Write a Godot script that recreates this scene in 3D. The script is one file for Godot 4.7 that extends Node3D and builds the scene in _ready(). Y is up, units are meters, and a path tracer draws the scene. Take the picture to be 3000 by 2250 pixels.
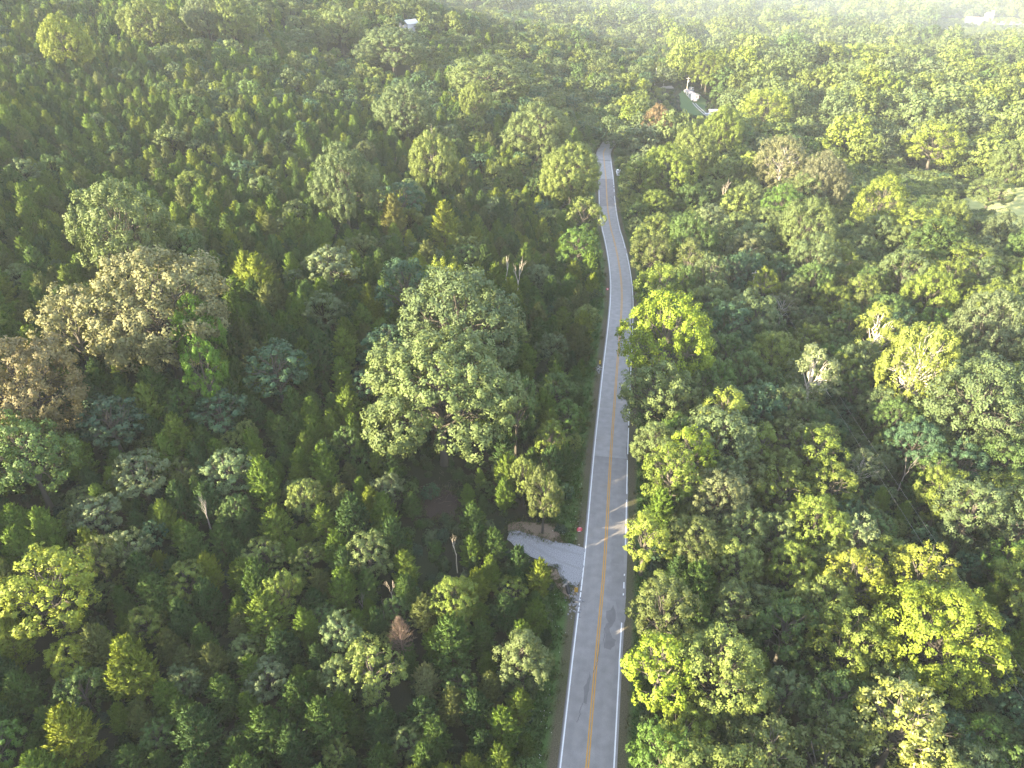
extends Node3D
# x runs to the right, s is the distance ahead of the drone (s = -z), y is up; the road surface under the drone is y = 0.

const EYE := 84.0
const PITCH := 34.0
const FOV := 56.82
const NEAR_CEDARS := 122.0
const NEAR_TREES := 205.0

var rng := RandomNumberGenerator.new()
var nodes: Array = [Vector2(-80, -12.67), Vector2(0, 1.21), Vector2(43.92, 8.82), Vector2(57.45, 11.14), Vector2(75.36, 14.27), Vector2(101.96, 18.37), Vector2(118.46, 21.05), Vector2(134.49, 23.67), Vector2(157.41, 27.51), Vector2(176.79, 30.53), Vector2(192.82, 32.51), Vector2(211.12, 34.05), Vector2(231.77, 35.2), Vector2(242.58, 35.56), Vector2(268.9, 37.36), Vector2(305.59, 40.74), Vector2(330.44, 42.67), Vector2(347.02, 44.62), Vector2(400, 62), Vector2(474, 94), Vector2(540, 118), Vector2(640, 128), Vector2(760, 124), Vector2(1000, 160), Vector2(1400, 300), Vector2(3000, 700)]
var toe_nodes: Array = [Vector2(-80, -18.67), Vector2(460, 82), Vector2(520, 104), Vector2(620, 98), Vector2(735, 106), Vector2(850, 60), Vector2(1100, -100), Vector2(2000, -500), Vector2(3000, -900)]
var drive: PackedVector2Array
var dirt_a: PackedVector2Array
var dirt_b: PackedVector2Array
var dirt_c: PackedVector2Array
var field: PackedVector2Array
var lawn: PackedVector2Array
var lanes: Array = [[1781, 1842, 262, 338], [1891, 1974, 372, 457], [1954, 2094, 345, 462], [2046, 2124, 350, 426], [1214, 1379, 97, 119], [2786, 3064, 238, 330]]
var taken := {}
var mats := {}
var crowns := {}
var trunks := {}
var more := {}
var names := {}
var sin_p := sin(deg_to_rad(PITCH))
var cos_p := cos(deg_to_rad(PITCH))

# ------------------------------------------------------------------ the lie of the land

func sm(t: float) -> float:
	t = clampf(t, 0.0, 1.0)
	return t * t * (3.0 - 2.0 * t)

func slope_at(n: Array, j: int) -> float:
	var a: Vector2 = n[maxi(j - 1, 0)]
	var b: Vector2 = n[mini(j + 1, n.size() - 1)]
	return (b.y - a.y) / (b.x - a.x)

func along(n: Array, s: float) -> float:
	var i := 0
	while i < n.size() - 2 and s > n[i + 1].x:
		i += 1
	var a: Vector2 = n[i]
	var b: Vector2 = n[i + 1]
	var h := b.x - a.x
	var t := (s - a.x) / h
	var t2 := t * t
	var t3 := t2 * t
	return (2 * t3 - 3 * t2 + 1) * a.y + (t3 - 2 * t2 + t) * h * slope_at(n, i) + (-2 * t3 + 3 * t2) * b.y + (t3 - t2) * h * slope_at(n, i + 1)

var xc_memo := {}

func xc(s: float) -> float:
	var k := int(round(s * 4.0))
	if not xc_memo.has(k):
		xc_memo[k] = along(nodes, k / 4.0)
	return xc_memo[k]

func toe(s: float) -> float:
	if s < 440.0:
		return xc(s) - 6.0
	var w := sm((s - 440.0) / 60.0)
	return (xc(s) - 6.0) * (1.0 - w) + along(toe_nodes, s) * w

func elev(s: float) -> float:
	return -14.0 * sm((s - 60.0) / 230.0)

func ground(x: float, s: float) -> float:
	var u := x - xc(s)
	var v := toe(s) - 2.0 - x
	var g := elev(s)
	if v > 0.0:
		var raw := (0.12 * v + 0.0003 * v * v) * (1.0 + 0.4 * sm((s - 420.0) / 150.0))
		g += 110.0 * (1.0 - exp(-raw / 110.0)) + (1.8 * sin(x * 0.045 + s * 0.021) + 1.2 * sin(s * 0.06 - x * 0.03) + 1.5 * sin(x * 0.02 - s * 0.033 + 1.0)) * minf(1.0, v / 40.0)
	if u > 4.5:
		g += -5.0 * sm((u - 4.5) / 24.0) + (1.6 * sin(x * 0.03 + s * 0.017) + 1.3 * sin(s * 0.041 - x * 0.023 + 2.0)) * sm((u - 20.0) / 60.0) - 4.0 * sm((u - 60.0) / 200.0)
	return g + 70.0 * sm((s - 1150.0) / 900.0)

func at(x: float, s: float, up := 0.0) -> Vector3:
	return Vector3(x, ground(x, s) + up, -s)

func on_road(s: float, u: float, up: float) -> Vector3:
	var d := (xc(s + 1.0) - xc(s - 1.0)) / 2.0
	var l := sqrt(1.0 + d * d)
	var s2 := s - u * d / l
	return Vector3(xc(s) + u / l, elev(s) + up, -s2)

func seen_at(x: float, y: float, s: float) -> Vector3:   # where in the photo, and how deep
	var dy := y - EYE
	var d := s * cos_p - dy * sin_p
	if d < 1.0:
		return Vector3(-9999, -9999, d)
	return Vector3(1500.0 + 2080.0 * x / d, 1125.0 + 2080.0 * (-dy * cos_p - s * sin_p) / d, d)

func edge_gap(p: Vector2, pg: PackedVector2Array) -> float:
	if Geometry2D.is_point_in_polygon(p, pg):
		return 0.0
	var best := 1e9
	for i in pg.size():
		best = minf(best, p.distance_to(Geometry2D.get_closest_point_to_segment(p, pg[i], pg[(i + 1) % pg.size()])))
	return best

func take(x: float, s: float, r: float) -> void:
	for i in range(-1, 2):
		for j in range(-1, 2):
			var k := Vector2i(floori(x / 20.0) + i, floori(s / 20.0) + j)
			if not taken.has(k):
				taken[k] = []
			taken[k].append(Vector3(x, s, r))

func open_ground(x: float, s: float, r: float) -> bool:
	var u := x - xc(s)
	if s < 338.0 and u > -(5.6 + 0.75 * r) and u < 3.8 + 0.85 * r:
		return true
	var p := Vector2(x, s)
	if s < 120.0 and x > -45.0 and x < 20.0:
		if edge_gap(p, drive) < r + 1.5 or edge_gap(p, dirt_c) < r * 0.8 or edge_gap(p, dirt_a) < r * 0.5 or edge_gap(p, dirt_b) < r * 0.5:
			return true
	if s > 20.0 and s < 180.0 and absf(x - wire_x(s)) < 3.2 + 0.8 * r and r > 2.4:
		return true
	if s > 230.0 and edge_gap(p, field) < r * 0.8:
		return true
	if s > 400.0 and s < 520.0 and edge_gap(p, lawn) < r:
		return true
	return false

func wire_x(s: float) -> float:
	return 64.0 + (s - 20.0) * 0.021

func in_lane(x: float, s: float) -> bool:
	var q := seen_at(x, ground(x, s), s)
	for l in lanes:
		if q.x > l[0] and q.x < l[1] and q.z > l[2] and q.z < l[3]:
			return true
	for p in far_open:
		if absf(x - p.x * s / p.y) < p.z * s / p.y and s > p.y - (55.0 if p.x < 0.0 else 175.0) and s < p.y + p.z:
			return true
	return false

var far_open: Array[Vector3] = []

func crowded(x: float, s: float, r: float, gap: float) -> bool:
	for t in taken.get(Vector2i(floori(x / 20.0), floori(s / 20.0)), []):
		if Vector2(t.x - x, t.y - s).length() < gap * (t.z + r):
			return true
	return false

# ------------------------------------------------------------------ materials

func ramp_noise(freq: float, lo: Color, hi: Color, sd: int, size := 512, octaves := 5) -> NoiseTexture2D:
	var n := FastNoiseLite.new()
	n.seed = sd
	n.frequency = freq
	n.fractal_octaves = octaves
	var g := Gradient.new()
	g.set_color(0, lo)
	g.set_color(1, hi)
	var t := NoiseTexture2D.new()
	t.width = size
	t.height = size
	t.seamless = true
	t.noise = n
	t.color_ramp = g
	return t

func lin(r: float, g: float, b: float) -> Color:
	return Color(r, g, b).linear_to_srgb()

func mat(called: String, c: Color, rough := 0.8, spec := 0.5) -> StandardMaterial3D:
	if mats.has(called):
		return mats[called]
	var m := StandardMaterial3D.new()
	m.resource_name = called
	m.albedo_color = c.linear_to_srgb()
	m.roughness = rough
	m.metallic_specular = spec
	mats[called] = m
	return m

func textured(called: String, c: Color, tex: Texture2D, tile: float, rough := 0.9, bump: Texture2D = null, depth := 2.0) -> StandardMaterial3D:
	var m := mat(called, c, rough, 0.35)
	m.albedo_texture = tex
	m.uv1_triplanar = true
	m.uv1_world_triplanar = true
	m.uv1_scale = Vector3.ONE / tile
	if bump:
		m.heightmap_enabled = true
		m.heightmap_texture = bump
		m.heightmap_scale = depth
	return m

# the colour of each kind of foliage (linear)
const TINTS := {
	"tan": Vector3(0.168, 0.162, 0.085), "rust": Vector3(0.160, 0.132, 0.070), "green": Vector3(0.075, 0.118, 0.038), "vivid": Vector3(0.090, 0.170, 0.022), "vivid2": Vector3(0.085, 0.145, 0.032),
	"sage": Vector3(0.118, 0.150, 0.060), "sage2": Vector3(0.098, 0.130, 0.062), "blue": Vector3(0.058, 0.105, 0.060), "blue2": Vector3(0.050, 0.085, 0.055), "lime": Vector3(0.180, 0.210, 0.032),
	"lime2": Vector3(0.135, 0.175, 0.036), "lime3": Vector3(0.125, 0.155, 0.034), "pale": Vector3(0.120, 0.148, 0.080), "pale2": Vector3(0.130, 0.175, 0.085), "olive": Vector3(0.100, 0.118, 0.042),
	"olive2": Vector3(0.118, 0.130, 0.066), "yolive": Vector3(0.140, 0.172, 0.050), "gold": Vector3(0.175, 0.185, 0.035), "glossy": Vector3(0.110, 0.145, 0.035), "pyr": Vector3(0.105, 0.130, 0.055),
	"bright": Vector3(0.185, 0.240, 0.030), "bright2": Vector3(0.180, 0.215, 0.042), "mint": Vector3(0.155, 0.180, 0.095), "mint2": Vector3(0.175, 0.215, 0.110), "yellow": Vector3(0.200, 0.228, 0.055),
	"yellow2": Vector3(0.200, 0.215, 0.038), "yellow3": Vector3(0.172, 0.212, 0.030), "goldy": Vector3(0.205, 0.222, 0.038), "tan2": Vector3(0.155, 0.155, 0.085), "grey": Vector3(0.135, 0.135, 0.085), "red": Vector3(0.165, 0.115, 0.072),
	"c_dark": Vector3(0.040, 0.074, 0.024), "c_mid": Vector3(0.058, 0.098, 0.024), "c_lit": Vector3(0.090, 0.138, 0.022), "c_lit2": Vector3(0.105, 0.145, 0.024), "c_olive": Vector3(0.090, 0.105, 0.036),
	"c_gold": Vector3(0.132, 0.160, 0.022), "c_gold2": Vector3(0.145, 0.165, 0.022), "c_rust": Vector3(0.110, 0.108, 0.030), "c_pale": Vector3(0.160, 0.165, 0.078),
}
const LIVELY := 1.3

func leaf_mat(tint: String) -> StandardMaterial3D:
	var k := "leaf_" + tint
	if mats.has(k):
		return mats[k]
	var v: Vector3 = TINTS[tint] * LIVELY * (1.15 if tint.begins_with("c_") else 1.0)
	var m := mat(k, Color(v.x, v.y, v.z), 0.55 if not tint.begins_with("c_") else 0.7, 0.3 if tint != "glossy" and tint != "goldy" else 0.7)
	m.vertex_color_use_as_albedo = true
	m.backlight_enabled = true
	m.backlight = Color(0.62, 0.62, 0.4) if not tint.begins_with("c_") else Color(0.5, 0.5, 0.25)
	m.cull_mode = BaseMaterial3D.CULL_DISABLED
	return m

# ------------------------------------------------------------------ building meshes

class Buf:
	var p := PackedVector3Array()
	var n := PackedVector3Array()
	var c := PackedColorArray()
	var ix := PackedInt32Array()

	func leaf(at_: Vector3, nrm: Vector3, shade: Vector3, tip: Vector3, l: float, w: float, col: Color) -> void:
		var t := (tip - nrm * tip.dot(nrm)).normalized()
		var b := nrm.cross(t) * w
		t *= l
		var k := p.size()
		p.append_array(PackedVector3Array([at_ + t, at_ - b, at_ - t, at_ + b]))
		n.append_array(PackedVector3Array([shade, shade, shade, shade]))
		c.append_array(PackedColorArray([col, col, col, col]))
		ix.append_array(PackedInt32Array([k, k + 1, k + 2, k, k + 2, k + 3]))

	func tube(pts: Array, radii: Array, sides: int, col: Color) -> void:
		var k := p.size()
		var m := pts.size()
		for i in m:
			var a: Vector3 = pts[i]
			var d: Vector3 = (pts[mini(i + 1, m - 1)] - pts[maxi(i - 1, 0)]).normalized()
			var x := d.cross(Vector3(0.3, 0.1, 0.95)).normalized()
			var y := d.cross(x)
			for j in sides:
				var an := TAU * j / sides
				var o := x * cos(an) + y * sin(an)
				p.append(a + o * radii[i])
				n.append(o)
				c.append(col)
		for i in m - 1:
			for j in sides:
				var q := k + i * sides + j
				var r := k + i * sides + (j + 1) % sides
				ix.append_array(PackedInt32Array([q, q + sides, r, r, q + sides, r + sides]))

	func add_to(mesh: ArrayMesh, m: Material) -> ArrayMesh:
		if p.is_empty():
			return mesh
		var a := []
		a.resize(Mesh.ARRAY_MAX)
		a[Mesh.ARRAY_VERTEX] = p
		a[Mesh.ARRAY_NORMAL] = n
		a[Mesh.ARRAY_COLOR] = c
		a[Mesh.ARRAY_INDEX] = ix
		mesh.add_surface_from_arrays(Mesh.PRIMITIVE_TRIANGLES, a)
		mesh.surface_set_material(mesh.get_surface_count() - 1, m)
		return mesh

func unit() -> Vector3:
	var y := rng.randf_range(-1.0, 1.0)
	var a := rng.randf() * TAU
	var r := sqrt(1.0 - y * y)
	return Vector3(r * cos(a), y, r * sin(a))

func hue(base: float, spread: float) -> Color:   # a leaf's own tone, relative to its tree
	var v := base * rng.randf_range(1.0 - spread, 1.0)
	return Color(clampf(v * rng.randf_range(0.88, 1.0), 0, 1), clampf(v, 0, 1), clampf(v * rng.randf_range(0.75, 1.0), 0, 1))

func bark() -> StandardMaterial3D:
	var m := mat("bark", Color(0.115, 0.105, 0.09), 0.95, 0.2)
	m.vertex_color_use_as_albedo = true
	return m

func limb(b: Buf, a: Vector3, e: Vector3, r0: float, r1: float, sides: int, col: Color, bend := 0.12) -> void:
	var l := a.distance_to(e)
	var m1 := a.lerp(e, 0.36) + unit() * l * bend + Vector3(0, l * 0.04, 0)
	var m2 := a.lerp(e, 0.70) + unit() * l * bend * 0.7 + Vector3(0, l * 0.05, 0)
	b.tube([a, m1, m2, e], [r0, lerpf(r0, r1, 0.4), lerpf(r0, r1, 0.75), r1], sides, col)

# a broad-leaved tree: boughs round a trunk, each a mass of leaf puffs, each puff a handful of leaves
func broad(key: String, sd: int, R: float, H: float, low: float, nb: int, pr: float, k: int, ls: float, flat: float, loose: float, bark_tone: float, pointed := 0.0) -> void:
	rng.seed = sd
	var lf := Buf.new()
	var tr := Buf.new()
	var hb := H * low
	var hh := (H - hb) / 2.0
	var cy := hb + hh
	var boughs: Array[Vector4] = []
	for i in nb:
		var y := clampf(1.0 - 1.62 * (i + 0.5) / nb + rng.randf_range(-0.14, 0.14), -0.85, 1.0)
		var an := i * 2.39996 + rng.randf_range(-0.5, 0.5)
		var rr := sqrt(maxf(0.0, 1.0 - y * y))
		var wide := 1.0 - pointed * clampf((y + 0.55) / 1.55, 0.0, 1.0)
		var f := rng.randf_range(0.60, 0.82)
		var br := R * rng.randf_range(0.24, 0.37) * (1.0 - 0.35 * pointed * maxf(y, 0.0))
		boughs.append(Vector4(cos(an) * rr * R * f * wide, cy + y * hh * rng.randf_range(0.66, 0.86), sin(an) * rr * R * f * wide, br))
	var top := Vector3(rng.randf_range(-0.08, 0.08) * R, cy + hh * 0.35, rng.randf_range(-0.08, 0.08) * R)
	var bc := Color(bark_tone, bark_tone, bark_tone)
	var r0 := 0.035 * H * 0.5 + 0.02 * R
	tr.tube([Vector3(0, -1.2, 0), Vector3(0, 0.15 * H, 0), Vector3(top.x * 0.3, hb, top.z * 0.4), top.lerp(Vector3(0, hb, 0), 0.4), top], [r0 * 1.5, r0, r0 * 0.85, r0 * 0.55, r0 * 0.2], 7, bc)
	for q in boughs:
		var c := Vector3(q.x, q.y, q.z)
		var from := Vector3(0, hb * 0.8, 0).lerp(top, clampf((c.y - hb) / (H - hb) * 0.75 + rng.randf_range(-0.1, 0.1), 0.0, 0.95))
		limb(tr, from, c, r0 * 0.42, 0.05, 5, bc)
		for z in 2:
			limb(tr, from.lerp(c, 0.7), c + unit() * q.w * 0.95, r0 * 0.16, 0.025, 3, bc)
	var mid := Vector3(0, cy - hh * 0.2, 0)
	for bi in nb:
		var q: Vector4 = boughs[bi]
		var c := Vector3(q.x, q.y, q.z)
		var out := (c - mid).normalized()
		var np := int(4.0 * q.w * q.w / (pr * pr) * 0.60 * (1.0 - 0.35 * loose))
		var bough_tone := rng.randf_range(0.78, 1.0)
		for i in np:
			var d := unit()
			if d.dot(out) < -0.35 and d.y < 0.2:
				continue
			var pc := c + Vector3(d.x, d.y * flat, d.z) * q.w * rng.randf_range(0.70, 1.08 + 0.15 * loose)
			var hid := false
			for o in nb:
				if o != bi and pc.distance_to(Vector3(boughs[o].x, boughs[o].y, boughs[o].z)) < boughs[o].w * 0.62:
					hid = true
					break
			if hid:
				continue
			var tone := bough_tone * rng.randf_range(0.84, 1.0)
			var pz := pr * rng.randf_range(0.7, 1.2)
			for j in k:
				var e := unit()
				if e.dot(d) < -0.5:
					e = -e
				var pos := pc + Vector3(e.x, e.y * lerpf(flat, 1.0, 0.4), e.z) * pz * rng.randf_range(0.45, 1.08)
				var nrm := (e * 0.55 + d * 0.3 + Vector3(0, 0.4, 0) + unit() * 0.75).normalized()
				var sh := (nrm * 0.36 + e * 0.66 + d * 0.32).normalized()
				lf.leaf(pos, nrm, sh, unit(), ls * rng.randf_range(0.7, 1.25), ls * rng.randf_range(0.42, 0.7), hue(tone, 0.17))
	keep(key, lf, tr, R, H)

# a cedar: plumes that leave the stem upwards all round, each a spray of narrow tips
func cedar(key: String, sd: int, R: float, H: float, nbr: int, kb: int, leaders: int, ls: float) -> void:
	rng.seed = sd
	var lf := Buf.new()
	var tr := Buf.new()
	var bc := Color(0.8, 0.66, 0.55)
	tr.tube([Vector3(0, -1.0, 0), Vector3(0, H * 0.3, 0), Vector3(0, H * 0.92, 0)], [0.022 * H, 0.016 * H, 0.02], 6, bc)
	for ld in leaders:
		var off := Vector3.ZERO if ld == 0 else Vector3(1, 0, 0).rotated(Vector3.UP, rng.randf() * TAU) * R * rng.randf_range(0.28, 0.5)
		var hh := H * (1.0 if ld == 0 else rng.randf_range(0.72, 0.94))
		var rr := R * (1.0 if leaders == 1 else (0.82 if ld == 0 else 0.55))
		var n := nbr if ld == 0 else int(nbr * 0.45)
		var start := 0.04 if ld == 0 else 0.4
		var bulge := rng.randf_range(0.48, 0.68)
		for i in 46:   # the spire
			var f := rng.randf()
			var bd := (Vector3.UP + unit() * 0.55).normalized()
			var nrm := bd.cross(unit()).normalized()
			var away := Vector3(nrm.x, 0.3, nrm.z).normalized()
			var e := unit() * (0.05 + 0.26 * (1.0 - f))
			lf.leaf(off * 0.72 + Vector3(e.x, hh * (0.86 + 0.15 * f), e.z), nrm, (nrm * 0.5 + away * 0.6).normalized(), bd, ls * 1.1, ls * 0.3, hue(1.0, 0.2))
		for i in n:
			var t := pow((i + rng.randf()) / n, 0.85)
			var h := hh * (start + (0.97 - start) * t)
			var f := h / hh
			var prof := minf(1.0, (f + 0.30) * 1.5) * pow(maxf(0.0, 1.0 - f), bulge) + 0.07
			var L := rr * prof * rng.randf_range(0.70, 1.2)
			var az := i * 2.39996 + rng.randf_range(-0.6, 0.6)
			var el := lerpf(0.12, 1.05, f * f) + rng.randf_range(-0.2, 0.25)
			var rad := Vector3(cos(az), 0, sin(az))
			var dir := (rad * cos(el) + Vector3.UP * sin(el)).normalized()
			var base := off * (1.0 - 0.3 * f) + Vector3(0, h, 0)
			var tone := rng.randf_range(0.74, 1.0)
			if L > 0.9:
				tr.tube([base - Vector3(0, L * 0.1, 0), base + dir * L * 0.8], [0.035, 0.01], 3, bc)
			for j in kb:
				var q := pow(rng.randf_range(0.10, 1.0), 0.62)
				var fat := L * 0.20 * (1.2 - q) + 0.08
				var pos := base + dir * L * q + Vector3(0, q * q * L * 0.34, 0) + unit() * fat
				var bd := (dir + Vector3.UP * rng.randf_range(0.15, 0.6 + 0.8 * q) + unit() * 0.95).normalized()
				var nrm := bd.cross(unit()).normalized()
				if nrm.dot(rad + Vector3(0, 0.5, 0)) < 0.0:
					nrm = -nrm
				var sh := (rad * 0.55 + Vector3(0, 0.38, 0) + nrm * 0.55 + unit() * 0.12).normalized()
				lf.leaf(pos, nrm, sh, bd, ls * rng.randf_range(0.7, 1.3), ls * rng.randf_range(0.22, 0.38), hue(tone, 0.25))
			for j in 6:
				var bd := (dir + Vector3.UP * rng.randf_range(0.2, 0.9) + unit() * 0.25).normalized()
				var nrm := bd.cross(unit()).normalized()
				if nrm.dot(rad + Vector3(0, 0.5, 0)) < 0.0:
					nrm = -nrm
				lf.leaf(base + dir * L * rng.randf_range(0.93, 1.06) + Vector3(0, L * 0.36, 0), nrm, (rad * 0.5 + Vector3(0, 0.4, 0) + nrm * 0.5).normalized(), bd, ls * 1.8, ls * 0.18, hue(1.0, 0.1))
	keep(key, lf, tr, R, H)

func twigs(b: Buf, a: Vector3, d: Vector3, l: float, r: float, depth: int, col: Color, spread: float, n: int) -> void:
	var e := a + d * l
	var m := a.lerp(e, 0.5) + unit() * l * 0.07
	b.tube([a, m, e], [r, r * 0.75, r * 0.45], 5 if depth > 1 else 3, col)
	if depth == 0:
		return
	for i in n:
		var f := rng.randf_range(0.35, 1.0)
		var nd := (d + unit() * spread + Vector3(0, 0.25, 0)).normalized()
		twigs(b, a.lerp(e, f), nd, l * rng.randf_range(0.4, 0.72), r * 0.5, depth - 1, col, spread, n)

func snag(key: String, sd: int, H: float, spread: float, n: int, depth: int) -> void:
	rng.seed = sd
	var tr := Buf.new()
	var white := Color(1, 1, 1)
	tr.tube([Vector3(0, -1.0, 0), Vector3(0.1, H * 0.3, 0.05), Vector3(0.0, H * 0.55, 0.1)], [H * 0.012 + 0.02, H * 0.010 + 0.015, H * 0.007 + 0.01], 6, white)
	for i in n:
		twigs(tr, Vector3(0.0, H * rng.randf_range(0.42, 0.56), 0.08), (Vector3.UP + unit() * spread).normalized(), H * rng.randf_range(0.22, 0.42), H * 0.006 + 0.012, depth, white, spread * 1.2, 3)
	keep(key, Buf.new(), tr, H * 0.25, H)

func dead_cedar(key: String, sd: int, R: float, H: float) -> void:
	rng.seed = sd
	var lf := Buf.new()
	var tr := Buf.new()
	tr.tube([Vector3(0, -1, 0), Vector3(0, H * 0.5, 0), Vector3(0, H, 0)], [0.16, 0.1, 0.02], 6, Color.WHITE)
	for i in 150:
		var f := (i + rng.randf()) / 150.0
		var az := i * 2.39996
		var el := lerpf(0.3, 1.2, f)
		var dir := Vector3(cos(az) * cos(el), sin(el), sin(az) * cos(el))
		var L := R * (minf(1.0, (f + 0.3) * 1.8) * pow(1.0 - f, 0.7) + 0.08) * rng.randf_range(0.8, 1.15)
		var base := Vector3(0, H * (0.06 + 0.92 * f), 0)
		lf.tube([base, base + dir * L], [0.035, 0.01], 3, hue(1.0, 0.2))
		for j in 14:
			var q := base + dir * L * rng.randf_range(0.3, 1.0)
			lf.tube([q, q + (dir + Vector3(0, 0.4, 0) + unit() * 0.8).normalized() * rng.randf_range(0.25, 0.6)], [0.02, 0.008], 3, hue(1.0, 0.35))
	keep(key, lf, tr, R, H)

func keep(key: String, lf: Buf, tr: Buf, R: float, H: float) -> void:
	crowns[key] = null if lf.p.is_empty() else lf.add_to(ArrayMesh.new(), leaf_mat("green"))
	trunks[key] = tr.add_to(ArrayMesh.new(), bark())
	sizes[key] = Vector2(R, H)
	bufs[key] = [lf, tr]

var sizes := {}
var bufs := {}
var kinds := {"low": ["oak_a", "oak_d", "oak_b"], "oakd": ["oak_d", "oak_a"], "tall": ["oak_a", "oak_c", "oak_d"], "big": ["big_a", "big_b", "big_c"], "oak": ["oak_a", "oak_b", "oak_c", "oak_d", "oak_e"], "bsyc": ["bsyc_a", "bsyc_b"], "syc": ["syc_a", "syc_b", "syc_c"], "lay": ["lay_a", "lay_b", "lay_c"], "cone": ["cone_a"],
	"cedar": ["cedar_a", "cedar_b", "cedar_c", "cedar_d", "cedar_e", "cedar_f"], "snag": ["snag_a", "snag_b", "snag_c"], "dcedar": ["dcedar_a"]}

func grow_kinds() -> void:
	broad("big_a", 21, 11.0, 19.0, 0.26, 46, 0.92, 64, 0.200, 0.92, 0.0, 0.55)
	broad("big_b", 22, 10.0, 17.5, 0.24, 40, 0.86, 63, 0.200, 0.9, 0.1, 0.6)
	broad("big_c", 23, 10.5, 18.0, 0.22, 44, 1.05, 58, 0.233, 0.8, 0.35, 0.6)
	broad("oak_a", 31, 5.2, 12.5, 0.26, 26, 0.66, 53, 0.161, 0.9, 0.0, 0.6)
	broad("oak_b", 32, 5.6, 12.5, 0.24, 22, 0.72, 53, 0.167, 0.85, 0.1, 0.6)
	broad("oak_c", 33, 4.8, 12.5, 0.28, 19, 0.62, 53, 0.156, 0.95, 0.2, 0.7)
	broad("oak_d", 34, 5.4, 12.8, 0.25, 30, 0.64, 50, 0.156, 0.88, 0.0, 0.5)
	broad("oak_e", 35, 5.0, 12.0, 0.22, 17, 0.70, 54, 0.167, 0.8, 0.4, 0.75)
	broad("syc_a", 41, 5.2, 15.5, 0.24, 24, 0.72, 42, 0.200, 0.9, 0.25, 1.0, 0.3)
	broad("syc_b", 42, 5.6, 15.5, 0.26, 28, 0.74, 42, 0.200, 0.85, 0.35, 1.0, 0.2)
	broad("syc_c", 43, 4.8, 15.0, 0.22, 20, 0.70, 48, 0.194, 0.95, 0.15, 0.95, 0.35)
	broad("bsyc_a", 44, 8.6, 16.5, 0.22, 34, 0.85, 47, 0.201, 0.9, 0.25, 0.9, 0.25)
	broad("bsyc_b", 45, 9.0, 17.0, 0.24, 38, 0.90, 47, 0.201, 0.85, 0.3, 0.9, 0.15)
	broad("lay_a", 51, 4.2, 9.5, 0.30, 20, 0.62, 48, 0.189, 0.38, 0.5, 0.65)
	broad("lay_b", 52, 4.6, 9.5, 0.34, 17, 0.70, 48, 0.189, 0.32, 0.6, 0.65)
	broad("lay_c", 53, 4.0, 9.5, 0.26, 24, 0.55, 48, 0.167, 0.45, 0.7, 0.8)
	broad("cone_a", 61, 5.2, 15.5, 0.10, 36, 0.70, 53, 0.172, 0.85, 0.0, 0.6, 0.78)
	cedar("cedar_a", 71, 2.8, 8.6, 156, 66, 2, 0.181)
	cedar("cedar_b", 72, 3.0, 8.2, 136, 66, 4, 0.181)
	cedar("cedar_c", 73, 2.6, 9.0, 146, 64, 1, 0.175)
	cedar("cedar_d", 74, 3.1, 8.4, 142, 71, 3, 0.187)
	cedar("cedar_e", 75, 2.9, 8.0, 125, 71, 5, 0.175)
	cedar("cedar_f", 76, 2.7, 9.2, 153, 66, 3, 0.175)
	snag("snag_a", 81, 11.0, 0.30, 2, 3)
	snag("snag_b", 82, 11.0, 0.42, 3, 3)
	snag("snag_c", 83, 10.0, 0.25, 1, 3)
	dead_cedar("dcedar_a", 84, 2.5, 8.0)

func numbered(called: String) -> String:
	names[called] = names.get(called, 0) + 1
	return called if names[called] == 1 else "%s_%03d" % [called, names[called] - 1]

func thing(called: String, label: String, category: String, where: Vector3, turn := 0.0, group := "") -> Node3D:
	var o := Node3D.new()
	o.name = numbered(called)
	add_child(o)
	o.position = where
	o.rotation.y = turn
	o.set_meta("label", label)
	o.set_meta("category", category)
	if group:
		o.set_meta("group", group)
	return o

func part(called: String, mesh: Mesh, m: Material, parent: Node3D, where := Vector3.ZERO, turn := Vector3.ZERO) -> MeshInstance3D:
	var o := MeshInstance3D.new()
	o.name = called
	o.mesh = mesh
	if m:
		o.material_override = m
	o.position = where
	o.rotation = turn
	parent.add_child(o, true)
	return o

func structure(called: String, mesh: Mesh, m: Material) -> MeshInstance3D:
	var o := part(called, mesh, m, self)
	o.set_meta("kind", "structure")
	return o

var picked := {}

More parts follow.
